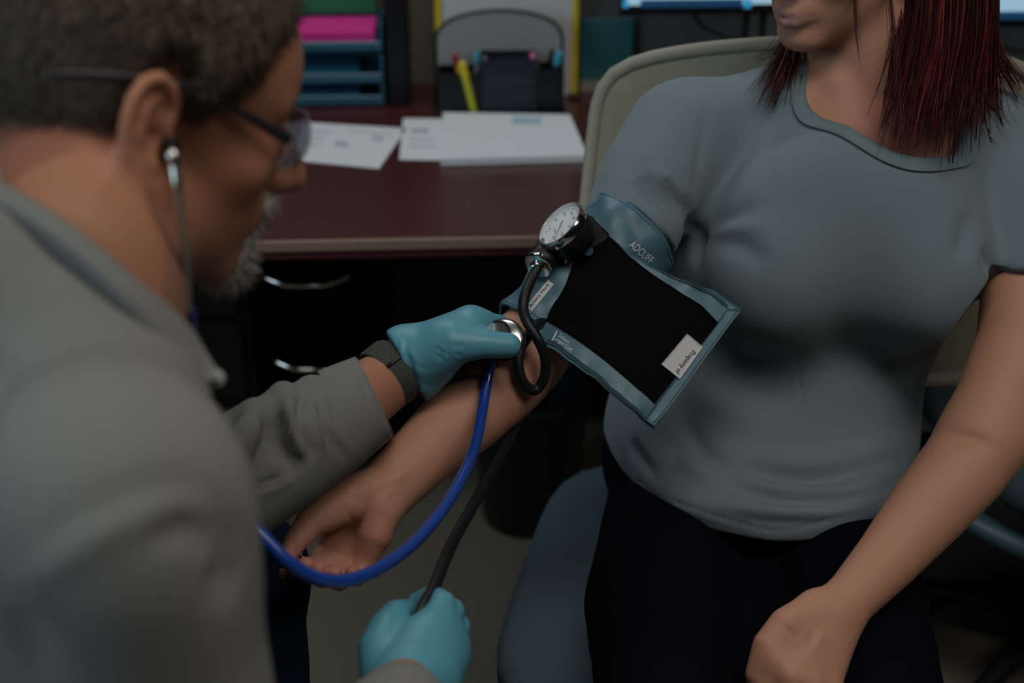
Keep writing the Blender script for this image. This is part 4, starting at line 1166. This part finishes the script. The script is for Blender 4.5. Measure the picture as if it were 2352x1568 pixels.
# work shirt
S = Sculpt()
tz = nrm(SM + [0, 0, .02] - PEL); tx2 = ml; ty = np.cross(tz, tx2)
TT = np.stack([tx2, ty, tz], 1); LT = np.linalg.norm(SM - PEL)
S.add(s_zloft([(-.06, 0, 0, .185, .15), (.06, 0, 0, .18, .145), (.2, 0, .0, .178, .14), (LT - .12, 0, .0, .185, .14), (LT - .03, 0, .0, .165, .115), (LT + .02, 0, 0, .085, .07)], TT, PEL, edge=.02), .001)
for q, sh in ((-1, RSm), (1, LSm)):
    S.rc(NKm + ml * q * .035 + [0, 0, -.065] - mf * .005, sh + [0, 0, .0], .050, .068, .04)
    S.rc(NKm + ml * q * .04 + [0, 0, -.11] - mf * .005, sh + mf * .0 + [0, 0, -.04], .050, .06, .04)
yk = PP([(-80, 560, .905), (20, 625, .885), (145, 722, .868), (255, 850, .885), (290, 920, .93)])
S.ch(yk, [.04, .038, .036, .032, .028], .05)
S.ch([p - 2 * ((p - NKm) @ ml) * ml for p in yk], [.04, .038, .036, .032, .028], .05)
S.ch([RSm, RSm * .5 + REL * .5, REL], [.070, .066, .060], .03)
S.ch([REL, REL * .5 + RWR * .5, P(916, 1640, 1.085)], [.060, .047, .038], .02)
S.ch([LSm, LSm * .5 + LEL * .5, LEL], [.068, .064, .060], .03)
S.ch([LEL, P(620, 1050, 1.29), P(740, 985, 1.352), P(856, 914, 1.408)], [.058, .055, .050, .0400], .02)
S.ch(PP([(648, 902, 1.31), (676, 960, 1.268), (694, 1015, 1.262), (716, 1072, 1.29)]), [.010, .012, .012, .009], .012)
S.ch(PP([(712, 885, 1.34), (722, 945, 1.298), (740, 1000, 1.294), (762, 1050, 1.315)]), [.008, .009, .009, .007], .012)
S.ch(PP([(585, 945, 1.27), (582, 1000, 1.232), (572, 1060, 1.228), (560, 1110, 1.25)]), [.010, .012, .012, .009], .014)
wd = nrm(RT * .9 + UP * .44 + FW * .12); cW = P(858, 912, 1.408)
fW = halfspace(cW, -wd); bW = s_el(cW + wd * .04, (.07, .07, .07)); S.sub(lambda p: np.maximum(fW(p), bW(p)), .003)
aW = s_rc(P(760, 975, 1.36), P(930, 842, 1.43), .037, .036); iW = s_el(cW, (.03, .03, .03)); S.sub(lambda p: np.maximum(aW(p), iW(p)), .003)
NKC = NKm + [0, 0, .01]; nka = nrm(MH.pos - NKm)
S.sub(s_rc(NKC + nka * .03, NKC + nka * .2, .070, .078), .006)
Vs, Fs = S.mesh((-.72, .42, .5), (.02, 1.42, 1.28), .0042)
Ns = vnormals(Vs, Fs)
Vs = Vs + Ns * (wnoise(Vs, 13, 18) * .003 + wnoise(Vs, 14, 55) * .0008)[:, None]
for ln, a, w in (([(0, 1340), (120, 1240), (250, 1160), (420, 1115), (520, 1160), (575, 1260)], -.005, .010), ([(0, 1370), (120, 1270), (250, 1190), (420, 1145), (520, 1200)], .005, .012),
                 ([(330, 1240), (450, 1220), (560, 1270)], -.006, .012), ([(480, 1300), (560, 1340), (620, 1420)], -.006, .014), ([(20, 1400), (60, 1480), (90, 1560)], -.006, .016),
                 ([(520, 985), (522, 1040), (512, 1090)], -.008, .009),
                 ([(628, 940), (648, 985), (662, 1035), (690, 1085)], -.013, .009), ([(660, 905), (680, 955), (690, 1010), (712, 1055)], .010, .009),
                 ([(702, 900), (698, 945), (712, 995), (735, 1040)], -.011, .0075), ([(716, 898), (722, 950), (745, 1030)], .005, .007),
                 ([(612, 955), (616, 1010), (602, 1060), (572, 1095)], -.010, .010), ([(590, 945), (578, 1010), (560, 1065)], .008, .012), ([(545, 960), (540, 1020), (535, 1080)], .006, .010),
                 ([(560, 1130), (620, 1105), (680, 1075), (740, 1030)], -.004, .004), ([(565, 1140), (625, 1115), (685, 1085), (742, 1042)], .003, .004),
                 ([(728, 905), (752, 980), (805, 1060)], -.004, .0045), ([(738, 898), (764, 975), (815, 1050)], .002, .004), ([(822, 838), (850, 900), (895, 985)], -.0022, .003)):
    arm_ = min(p_[0] for p_ in ln) > 500 and max(p_[1] for p_ in ln) < 1150
    Vs = fold(Vs, Ns, ln, a * (1.3 if arm_ else 1), w, dmin=1.17 if arm_ else 0.0)
mk('work_shirt', Vs, Fs, M['shirt_m'], man)
cax = nrm(P(858, 912, 1.408) - P(740, 985, 1.352)); cu_, cv_, _ = frame_of(nrm(RT * .9 + UP * .44 + FW * .12), (0, 0, 1))
G = np.zeros((12, 49, 3))
for i in range(12):
    t = -.052 * (1 - i / 11)
    for j in range(49):
        a = 2 * math.pi * j / 48
        G[i, j] = cW + cax * (t + .002) + (.0425 + .11 * -t + .0006 * math.sin(3 * a + 40 * t)) * (math.cos(a) * cu_ + math.sin(a) * cv_)
sheet('sleeve_cuff', G, .003, M['shirt_m'], man)
for i_ in (2, 10):
    tube('cuff_stitching', [G[i_, j] + nrm(G[i_, j] - cW - cax * (-.052 * (1 - i_ / 11))) * .0016 for j in range(49)], .0005, M['frame'], man, n=49, sides=5, smooth=False)
# folded collar, mirrored about the man's own middle plane
top = PP([(-95, 400, .885), (0, 420, .868), (150, 505, .855), (290, 625, .862), (385, 705, .89), (428, 748, .93)])
mid_ = PP([(-95, 430, .872), (0, 455, .848), (150, 550, .833), (300, 680, .838), (410, 775, .868), (472, 818, .905)])
low = PP([(-95, 480, .868), (0, 510, .856), (150, 612, .845), (290, 745, .848), (400, 862, .855), (510, 876, .895)])
inn = PP([(-85, 450, .91), (15, 475, .892), (155, 560, .88), (285, 675, .89), (375, 750, .93), (415, 790, .98)])
rows = []
for r4 in zip(inn, top, mid_, low): rows.append(np.array(r4))
rows = np.array(rows)
def mirror(p): q = p - NKm; return p - 2 * (q @ ml)[..., None] * ml
mir = mirror(rows)[::-1]
allr = np.concatenate([mir, rows], 0)
n0 = len(rows)
Gc = np.stack([crom(allr[:, j], 64) for j in range(4)], 1)
G = np.array([crom(g, 12) for g in Gc])
sheet('shirt_collar', G, .0035, M['shirt_m'], man)
lathe('collar_button', P(498, 868, .894), -FW, [(.001, 0), (.0048, .0), (.0052, .0012), (.004, .002)], M['archmesh'], man, 16)
# jeans and shoes
S = Sculpt()
S.el(PEL + [0, 0, -.0], (.17, .17, .13), None, .02)
LH = PEL + ml * .1; RH = PEL - ml * .1
LK = np.array([-.285, 1.225, .66]); RK = np.array([-.06, .80, .60])
S.ch([LH, LH * .5 + LK * .5, LK], [.095, .085, .070], .03); S.ch([LK, np.array([-.282, 1.24, .40]), np.array([-.27, 1.22, .08])], [.068, .064, .058], .03)
S.ch([RH, RH * .5 + RK * .5, RK], [.095, .085, .07], .03); S.ch([RK, np.array([-.1, .78, .36]), np.array([-.16, .72, .08])], [.066, .06, .055], .03)
Vj, Fj = S.mesh((-.72, .5, .0), (.08, 1.38, .82), .006)
Nj = vnormals(Vj, Fj); Vj = Vj + Nj * (wnoise(Vj, 23, 30) * .003)[:, None]
mk('jeans', Vj, Fj, M['jeans'], man)
for a_, e_ in ((np.array([-.27, 1.20, .045]), nrm((.5, .86, 0))), (np.array([-.17, .72, .045]), nrm((.8, .5, 0)))):
    S = Sculpt(); S.ch([a_ - e_ * .03, a_ + e_ * .08, a_ + e_ * .2 + [0, 0, -.008]], [.046, .046, .036], .02); S.sub(halfspace((0, 0, .003), (0, 0, 1)), .006)
    Vx, Fx = S.mesh(a_ - .26, a_ + .3, .006); mk('shoe', Vx, Fx, M['shoe'], man)
rv = ray(BVHTree.FromPolygons([tuple(v) for v in Vj], [tuple(f) for f in Fj]), 646, 1318, 0.0)
if rv is not None: lathe('rivet', rv, -FW, [(.001, -.001), (.0055, -.001), (.005, .0015), (.001, .002)], mat('copper_rivet', (.35, .15, .10), .4, 1.0), man, 16)

# left glove: thumb over the stethoscope head, fingers round the back of the elbow
S = Sculpt()
lg = dict(index=[(1080, 740, 1.438), (1145, 748, 1.482), (1200, 768, 1.545), (1225, 800, 1.572)], middle=[(1062, 760, 1.462), (1110, 775, 1.515), (1165, 800, 1.565), (1200, 835, 1.58)],
          ring=[(1050, 785, 1.478), (1092, 815, 1.53), (1140, 850, 1.572), (1175, 880, 1.578)], little=[(1035, 812, 1.488), (1072, 850, 1.53), (1110, 885, 1.56), (1140, 905, 1.565)])
for kf, s0 in zip(lg, ((945, 805, 1.43), (945, 825, 1.442), (945, 850, 1.45), (945, 872, 1.452))):
    S.rc(P(*s0), P(*lg[kf][0]), .022, .0155, .018)
    S.ch(PP(lg[kf]), [.0145, .0118, .0108, .0092], .006)
S.ch(PP([(925, 812, 1.425), (965, 822, 1.424), (1005, 810, 1.418)]), [.0265, .0275, .024], .018)
S.ch(PP([(920, 862, 1.428), (962, 868, 1.432), (995, 845, 1.428)]), [.026, .022, .018], .018)
S.ch(PP([(985, 815, 1.415), (1045, 792, 1.405), (1112, 790, 1.404), (1168, 793, 1.408)]), [.023, .0180, .0142, .0125], .01)
S.ch(PP([(1030, 778, 1.414), (1075, 760, 1.425), (1105, 755, 1.445)]), [.019, .017, .013], .02)
gd = nrm(P(1010, 800, 1.43) - P(925, 850, 1.425)); cG = P(930, 838, 1.425)
fG = halfspace(cG, gd); bG = s_el(cG - gd * .05, (.075, .075, .075)); S.sub(lambda p: np.maximum(fG(p), bG(p)), .003)
Vg, Fg = S.mesh(P(880, 930, 1.42) - .1, P(1200, 700, 1.56) + .1, .0017)
Ng = vnormals(Vg, Fg)
for ln, a, w in [([(990 + 14 * k, 795 + 4 * k), (1000 + 14 * k, 812 + 3 * k), (1018 + 14 * k, 826)], (-.0011, .0009)[k % 2], .0022) for k in range(5)] + \
        [([(985 + 9 * k, 812 + 4 * k), (1005 + 9 * k, 828), (1030 + 6 * k, 836 - 3 * k)], (-.0012, .001)[k % 2], .0022) for k in range(4)] + \
        [([(925, 800), (935, 850), (955, 890)], -.0022, .003), ([(932, 795), (948, 845), (968, 880)], .0016, .003), ([(930, 820), (960, 850), (990, 855)], -.001, .003), ([(1048, 790), (1056, 806), (1064, 812)], -.001, .002),
         ([(1058, 788), (1066, 804), (1072, 808)], -.001, .002), ([(1100, 745), (1110, 735), (1125, 730)], -.0012, .003)]:
    Vg = fold(Vg, Ng, ln, a, w)
Vg = fold(Vg, Ng, [(913, 776), (915, 800), (925, 850), (945, 890), (957, 905)], .0018, .0025, taper=False)
mk('glove', Vg, Fg, M['glove'], man)
# right glove: fist round the inflation bulb
S = Sculpt()
rg_ = dict(index=[(992, 1446, 1.188), (1016, 1388, 1.216), (992, 1371, 1.244), (960, 1384, 1.250)], middle=[(1012, 1452, 1.195), (1036, 1404, 1.226), (1012, 1392, 1.26), (985, 1400, 1.268)],
           ring=[(1030, 1478, 1.203), (1050, 1440, 1.236), (1030, 1425, 1.265), (1005, 1430, 1.272)], little=[(1035, 1508, 1.208), (1050, 1478, 1.236), (1034, 1462, 1.262), (1012, 1466, 1.266)])
for kf, s0 in zip(rg_, ((912, 1560, 1.155), (935, 1565, 1.155), (960, 1570, 1.16), (985, 1575, 1.165))):
    S.rc(P(*s0), P(*rg_[kf][0]), .0195, .0142, .016)
    S.ch(PP(rg_[kf]), [.0145, .0120, .0108, .0095], .0028)
S.ch(PP([(925, 1600, 1.125), (945, 1560, 1.15), (960, 1500, 1.18)]), [.030, .031, .026], .02)
S.ch(PP([(885, 1545, 1.155), (875, 1490, 1.17), (888, 1442, 1.186), (910, 1410, 1.204), (930, 1402, 1.222)]), [.021, .019, .0150, .0122, .0100], .005)
S.ch(PP([(985, 1560, 1.16), (1015, 1510, 1.195)]), [.022, .018], .016)
rd = nrm(P(960, 1480, 1.19) - P(925, 1600, 1.12)); cQ = P(922, 1735, 1.065)
fQ = halfspace(cQ, rd); bQ = s_el(cQ - rd * .06, (.085, .085, .085)); S.sub(lambda p: np.maximum(fQ(p), bQ(p)), .003)
Vg, Fg = S.mesh(P(960, 1480, 1.2) - .1, P(960, 1480, 1.2) + .1, .0026)
Ng = vnormals(Vg, Fg); Vg = fold(Vg, Ng, [(862, 1555), (920, 1536), (975, 1560)], .0015, .0025, taper=False)
mk('glove', Vg, Fg, M['glove'], man)

# watch strap on the man's left wrist
wl = np.array([math.cos(0), 0, 0]); wax = nrm(P(940, 832, 1.432) - P(840, 910, 1.405)); wu, wv, _ = frame_of(wax, (0, 0, 1))
wc = P(897, 858, 1.426)
watch = root('wristband', wc, 'dark woven wristband on the man\'s wrist beside the blue glove', 'wristband')
V = []; UVs = []
for i in range(49):
    a = 2 * math.pi * i / 48
    for j in range(9):
        t = (j / 8 - .5) * .024; r = .0312 + (.0012 if 0 < j < 8 else 0)
        V.append(wc + wax * t + r * (math.cos(a) * wu * 1.08 + math.sin(a) * wv)); UVs.append((i / 48 * 2.2, j / 8 * .25))
G = np.array(V).reshape(49, 9, 3)
sheet('strap', G, .0022, M['strap'], watch, uv=(2.4, .27))
tube('strap_loop', [wc + wax * t + .0330 * (math.cos(a) * wu * 1.08 + math.sin(a) * wv) for a, t in ((2.2, -.012), (2.2, .012))], .0022, M['blackplastic'], watch, n=4, sides=8)

# safety glasses
gl = root('safety_glasses', MH.w(.09, 0, .01), 'clear wraparound safety glasses with dark temples on the man\'s face', 'glasses')
G = []
for a in np.linspace(-1, 1, 40):
    row = []
    for t in np.linspace(-1, 1, 10):
        x = .124 - .040 * a * a - .006 * t * t; y = .072 * a; hgt = (.0185 - .005 * a * a) * (1 - .25 * math.exp(-(a / .12) ** 2) * (t < 0))
        row.append(MH.w(x, y, .011 + t * hgt - (0.003 if t < 0 else 0) * abs(a)))
    G.append(row)
sheet('lens', np.array(G), .002, M['smoke'], gl)
for q in (-1, 1):
    tube('temple', [MH.w(-.085, q * .083, .022), MH.w(-.05, q * .087, .030), MH.w(-.005, q * .084, .034), MH.w(.04, q * .0785, .026), MH.w(.084, q * .070, .014)], [.0025, .0032, .003, .003, .0045], M['temple'], gl, n=24, sides=8, flat=.5)
lathe('nose_pad', MH.w(.114, 0, .0), MR @ np.array([0, 1, 0]), [(.001, -.007), (.004, -.006), (.004, .006), (.001, .007)], M['smoke'], gl, 10)

# stool under the man
stool = root('stool', [PEL[0], PEL[1], 0], 'round black stool that the man sits on', 'stool')
lathe('seat', [PEL[0], PEL[1], .44], (0, 0, 1), [(.15, 0), (.17, .01), (.172, .05), (.15, .065), (.05, .07)], M['blackplastic'], stool, 40)
for k in range(4):
    a = math.radians(90 * k + 45); e = np.array([math.cos(a), math.sin(a), 0]); c0 = np.array([PEL[0], PEL[1], 0])
    tube('leg', [c0 + e * .10 + [0, 0, .445], c0 + e * .19 + [0, 0, .006]], .012, M['metal_dark'], stool, n=4, sides=10)

# ------------------------------------------------------------------ blood pressure cuff
cuff = root('blood_pressure_cuff', P(1340, 660, 1.5), 'blue grey blood pressure cuff with black hook-and-loop flap and gauge on the woman\'s arm', 'blood pressure cuff')
ax0, ax1 = P(1456, 533, 1.566), P(1222, 775, 1.516)
aw = nrm(ax1 - ax0); au, av, _ = frame_of(aw, FW); au = nrm(np.cross(aw, FW)); av = np.cross(aw, au)
rgn = np.random.RandomState(5)
G = np.zeros((41, 72, 3))
for i in range(41):
    t = i / 40; c = ax0 + (ax1 - ax0) * t; r = .0555 + (.0475 - .0555) * t ** .8
    for j in range(72):
        a = 2 * math.pi * j / 71
        w_ = .0013 * math.sin(3 * a + 9 * t) + .0010 * math.sin(7 * a - 14 * t + 1) + .0014 * math.sin(5 * a + 25 * t)
        G[i, j] = c + (r + w_) * (math.cos(a) * au + math.sin(a) * av)
wrap = sheet('cuff_wrap', G, .003, M['cuff'], cuff)
for i_ in (1, 39):
    tube('hem', [G[i_, j] + nrm(G[i_, j] - (ax0 + (ax1 - ax0) * i_ / 40)) * .001 for j in range(72)], .0016, M['cuffband'], cuff, n=72, sides=6, smooth=False)
# the loose flap standing out from the arm in front of the body
fc = dict(TL=(1376, 512, 1.503), TR=(1700, 710, 1.488), BL=(1232, 772, 1.455), BR=(1503, 983, 1.425))
fTL, fTR, fBL, fBR = [P(*fc[k]) for k in ('TL', 'TR', 'BL', 'BR')]
def flap(u, v):
    p = (fTL * (1 - u) + fTR * u) * (1 - v) + (fBL * (1 - u) + fBR * u) * v
    n = nrm(np.cross(fTR - fTL, fBL - fTL)); n = -n if n @ FW > 0 else n
    edge = max(0, abs(v - .5) - .36) / .14
    rip = .0016 * math.sin(u * 21 + v * 4) * edge + .0012 * math.sin(u * 37 + 2) * edge
    return p + n * (.010 * math.sin(u * math.pi) - .012 * (1 - u) ** 4 + rip) + (fTL - fBL) * (-.012 * math.sin(u * 2.6)) * (v if v > .5 else .0) + (fBL - fTL) * (.105 * math.sin(min(1, u * 1.25) * math.pi) * max(0, 1 - 2.2 * v))
NU, NV = 61, 31
G = np.array([[flap(u, v) for v in np.linspace(0, 1, NV)] for u in np.linspace(0, 1, NU)])
flp = sheet('flap', G, .0032, M['cuff'], cuff)
def flap_off(u, v, o):
    e = .004; p = flap(u, v); n = nrm(np.cross(flap(u + e, v) - p, flap(u, v + e) - p)); n = -n if n @ FW > 0 else n
    return p + n * o
def flap_uv(px, py):
    u, v = .5, .5
    for _ in range(25):
        f0 = np.array(proj(flap(u, v))[:2]); fu = np.array(proj(flap(u + 1e-3, v))[:2]); fv = np.array(proj(flap(u, v + 1e-3))[:2])
        J = np.stack([(fu - f0) / 1e-3, (fv - f0) / 1e-3], 1); dlt = np.linalg.solve(J, np.array([px, py]) - f0)
        u += dlt[0] * .8; v += dlt[1] * .8
    return u, v
def flap_patch(name, corners, off, th, m, nu=30, nv=16):
    uv = [np.array(flap_uv(*c)) for c in corners]      # tl, tr, br, bl
    G = np.array([[flap_off(*((uv[0] * (1 - a) + uv[1] * a) * (1 - b) + (uv[3] * (1 - a) + uv[2] * a) * b), off) for b in np.linspace(0, 1, nv)] for a in np.linspace(0, 1, nu)])
    return sheet(name, G, th, m, cuff)
vel = flap_patch('loop_patch', [(1378, 520), (1646, 744), (1502, 927), (1258, 738)], .003, .003, M['velcro'], 40, 22)
vel2 = flap_patch('loop_patch', [(1376, 519), (1400, 540), (1270, 735), (1241, 712)], .0022, .0035, M['velcro'], 10, 16)
band = flap_patch('end_binding', [(1668, 712), (1699, 712), (1502, 982), (1478, 962)], .0026, .0035, M['cuffband'], 8, 30)
bot = flap_patch('edge_binding', [(1262, 782), (1482, 962), (1480, 968), (1256, 789)], .0022, .0014, M['stitch'], 30, 3)
bot2 = flap_patch('edge_binding', [(1520, 622), (1672, 704), (1668, 709), (1518, 627)], .0022, .0014, M['stitch'], 30, 3)
for a, b in (((1660, 726), (1480, 966)), ((1690, 716), (1500, 976))):
    uvA, uvB = np.array(flap_uv(*a)), np.array(flap_uv(*b))
    tube('seam', [flap_off(*(uvA * (1 - t) + uvB * t), .0046) for t in np.linspace(0, 1, 20)], .0005, M['stitch'], cuff, n=40, sides=5)
tagp = flap_patch('label_tag', [(1573, 770), (1609, 800), (1556, 874), (1514, 840)], .0062, .0012, M['label_white'], 10, 14)
tagp['label'] = 'white printed label'
bvf = bvh_of([flp, vel, vel2, band, tagp]); bvw = bvh_of([wrap, flp])
print_px('lettering', bvf, 'Property of', (1593, 806), (1553, 856), 15, M['dark_print'], tagp)
print_px('lettering', bvw, 'ADCUFF', (1449, 558), (1497, 600), 19, M['white_print'], wrap)
print_px('lettering', bvf, 'Select', (1285, 769), (1308, 787), 10, M['white_print'], flp)
print_px('lettering', bvf, 'Larger Cuff', (1273, 776), (1313, 806), 11, M['white_print'], flp)
strip_px('printed_line', bvf, (1280, 760), (1264, 792), 3, M['white_print'], flp)
ms = strip_px('marker_strip', bvw, (1212, 714), (1266, 648), 17, M['label_white'], wrap, off=.0009, n=16)
print_px('lettering', bvw, 'Artery Mark', (1218, 706), (1261, 653), 9, M['dark_print'], wrap, off=.0014)
# aneroid gauge
gN = nrm(-FW * .48 + (-.75 * RT + .66 * UP) * .877)
gC = P(1285, 513, 1.478)
gauge = lathe('gauge', gC - gN * .034, gN, [(.004, 0), (.021, 0), (.024, .003), (.0275, .012), (.028, .026), (.0275, .027)], M['blackplastic'], cuff, 48)
gauge['label'] = 'round pressure gauge with white dial'
lathe('bezel', gC - gN * .010, gN, [(.0279, 0), (.0295, .001), (.0297, .0085), (.0285, .0105), (.0268, .0105), (.0264, .0075)], M['chrome'], gauge, 56, True)
lathe('dial', gC - gN * .004, gN, [(.0262, 0), (.0262, .0008)], M['dial'], gauge, 48)
du = nrm(np.cross(np.array([.6, 0, .8]), gN)); dv_ = np.cross(gN, du)
gs = []
for k in range(61):
    a = math.radians(-150 + 300 * k / 60) ; r0, r1 = (.0195, .0238) if k % 5 == 0 else (.0212, .0235); wd_ = .00035 if k % 5 == 0 else .00018
    e = math.sin(a) * du + math.cos(a) * dv_; t = math.cos(a) * du - math.sin(a) * dv_; o_ = gC - gN * .0029
    gs.append((np.array([o_ + e * r0 + t * wd_, o_ + e * r1 + t * wd_, o_ + e * r1 - t * wd_, o_ + e * r0 - t * wd_]), [(0, 1, 2, 3)]))
for k, s_ in enumerate(('20', '60', '100', '140', '180', '220', '260', '300')):
    a = math.radians(-140 + 280 * k / 7); c = gC - gN * .0029 + (math.sin(a) * du + math.cos(a) * dv_) * .0168
    V, F = text_geo(s_, 1); gs.append((np.array([c + du * v[0] * .0055 + dv_ * v[1] * .0055 for v in V]), F))
V, F = text_geo('mmHg', 1); gs.append((np.array([gC - gN * .0029 - dv_ * .009 + du * v[0] * .004 + dv_ * v[1] * .004 for v in V]), F))
mk('dial_marks', *join(gs), M['dark_print'], gauge, smooth=False)
na_ = nrm(du * .8 + dv_ * -.6); nt_ = np.cross(gN, na_); o_ = gC - gN * .0022
mk('needle', [o_ - na_ * .006 + nt_ * .0006, o_ + na_ * .020, o_ - na_ * .006 - nt_ * .0006, o_ - na_ * .006 + nt_ * .0006 + gN * .0005, o_ + na_ * .020 + gN * .0005, o_ - na_ * .006 - nt_ * .0006 + gN * .0005], [(2, 1, 0), (3, 4, 5), (0, 1, 4, 3), (1, 2, 5, 4), (2, 0, 3, 5)], M['dark_print'], gauge, smooth=False)
lathe('gauge_glass', gC - gN * .0012, gN, [(.0266, 0), (.0266, .0012), (.018, .0022), (.004, .0025)], M['glass'], gauge, 48)
# gauge holder tab, boot and hose
hn = P(1348, 552, 1.512)
V, F = box_geo(P(1350, 558, 1.500), (.03, .045, .004), np.stack([nrm(P(1380, 585, 1.5) - P(1345, 545, 1.5)), nrm(P(1375, 520, 1.5) - P(1330, 585, 1.5)), -FW], 1), .001)
mk('gauge_tab', V, F, M['blackplastic'], cuff, smooth=False)
b0, b1 = P(1268, 569, 1.500), P(1236, 608, 1.480); bd_ = nrm(b1 - b0); bl_ = np.linalg.norm(b1 - b0)
boot = lathe('hose_boot', b0, bd_, [(.004, -.004), (.0150, -.002), (.0162, .002), (.0152, bl_ - .001), (.0144, bl_)], M['blackrubber'], cuff, 40)
lathe('boot_cap', b1, bd_, [(.0152, -.002), (.0154, .001), (.0140, .0022), (.006, .003), (.004, .003)], M['chrome'], boot, 40)
lathe('hose_barb', b1 + bd_ * .002, nrm(bd_ + RT * -.1), [(.0052, 0), (.0052, .002), (.0068, .003), (.0068, .005), (.005, .006), (.0062, .007), (.0062, .009)], M['chrome'], boot, 24)
lathe('connector', P(1298, 590, 1.494), nrm(RT * .5 - UP * .6 - FW * .5), [(.003, -.01), (.0052, -.008), (.0052, .006), (.0035, .008)], M['brushed'], cuff, 20)
hp = PP([(1235, 613, 1.475), (1222, 640, 1.468), (1206, 678, 1.455), (1202, 712, 1.447), (1214, 745, 1.438), (1237, 782, 1.436), (1252, 820, 1.442), (1252, 860, 1.45), (1238, 889, 1.455), (1220, 895, 1.452), (1200, 875, 1.446), (1190, 838, 1.444), (1195, 802, 1.446), (1212, 772, 1.452), (1228, 750, 1.462), (1250, 735, 1.478), (1275, 705, 1.515), (1285, 690, 1.535)])
tube('gauge_hose', hp, .0055, M['blackrubber'], cuff, n=110, sides=14)
tube('bulb_hose', PP([(1268, 800, 1.50), (1240, 870, 1.53), (1196, 950, 1.515), (1150, 1045, 1.45), (1098, 1140, 1.385), (1040, 1245, 1.32), (998, 1345, 1.238), (974, 1392, 1.206), (954, 1434, 1.186)]), .0056, M['blackrubber'], cuff, n=70, sides=14)
lathe('inflation_bulb', P(960, 1415, 1.226), nrm(P(935, 1470, 1.215) - P(960, 1415, 1.226)), [(.003, -.004), (.007, 0), (.009, .006), (.014, .014), (.019, .028), (.021, .042), (.018, .058), (.010, .068), (.003, .071)], M['blackrubber'], cuff, 32)

# ------------------------------------------------------------------ stethoscope
ste = root('stethoscope', P(1152, 785, 1.46), 'stethoscope with royal blue tubing and steel chest piece held by the man', 'stethoscope')
cN = nrm(-FW * .88 + (-.62 * RT + .75 * UP) * .46)
cC = P(1155, 782, 1.450)
cp = lathe('chest_piece', cC, cN, [(.006, -.001), (.0205, -.001), (.0215, .001), (.0212, .005), (.018, .0075), (.0105, .0085), (.0075, .011), (.008, .014), (.012, .017), (.0135, .0195), (.0128, .0215), (.011, .0212)], M['brushed'], ste, 56)
lathe('diaphragm_rim', cC, cN, [(.0208, -.002), (.0228, -.0015), (.0232, .001), (.0228, .0042), (.0212, .0048)], M['blackrubber'], cp, 56, True)
lathe('bell_rim', cC + cN * .0175, cN, [(.0132, 0), (.0146, .001), (.0146, .0038), (.0132, .0048), (.0118, .0044)], M['blackrubber'], cp, 48, True)
lathe('bell_face', cC + cN * .0185, cN, [(.0118, .0), (.0115, .0022), (.006, .0026), (.002, .0026)], M['trayblue'], cp, 40)
s0 = cC + cN * .011; s1 = P(1126, 832, 1.446)
tube('stem', [s0, s0 * .4 + s1 * .6, s1], .0032, M['chrome'], cp, n=10, sides=12)
bt = PP([(1128, 826, 1.446), (1118, 880, 1.44), (1108, 940, 1.425), (1092, 1020, 1.395), (1062, 1095, 1.355), (1010, 1180, 1.30), (945, 1252, 1.245), (870, 1305, 1.195), (800, 1332, 1.16), (735, 1330, 1.135), (670, 1296, 1.12), (615, 1244, 1.115), (575, 1195, 1.115), (520, 1110, 1.10), (462, 1000, 1.075), (440, 930, 1.055), (430, 840, 1.03), (432, 760, 1.0)])
tube('blue_tubing', bt, .0056, M['bluetube'], ste, n=150, sides=16)
tube('yoke_sleeve', PP([(432, 775, 1.005), (431, 745, .99), (431, 715, .975)]), .0062, mat('navy_vinyl', (.008, .015, .09), .3), ste, n=8, sides=14)
ea = MH.w(-.002, -.084, -.004); eb = MH.w(-.002, .084, -.004)
tube('binaural_tube', [ea + MR @ np.array([.004, -.012, -.006]), P(396, 352, .872), P(402, 380, .872), P(410, 450, .876), P(422, 560, .90), P(430, 650, .935), P(431, 725, .978)], [.0036, .0042, .0036, .003, .003, .003, .003], M['brushed'], ste, n=50, sides=12)
mb = lambda p: MH.pos + MR @ ((MR.T @ (np.asarray(p) - MH.pos)) * np.array([1, -1, 1]))
tube('binaural_tube', [eb + MR @ np.array([.004, .012, -.006]), mb(P(396, 352, .872)), mb(P(402, 380, .872)), mb(P(410, 450, .876)), mb(P(422, 560, .90)) * .7 + P(431, 725, .978) * .3, P(431, 725, .978)], .0031, M['brushed'], ste, n=50, sides=12)
for e_, q in ((ea, -1), (eb, 1)):
    lathe('ear_tip', e_ + MR @ np.array([.001, q * .002, -.001]), MR @ np.array([-.1, -q, .15]), [(.002, -.008), (.0045, -.007), (.0065, -.002), (.006, .003), (.003, .007)], M['blackrubber'], ste, 20)
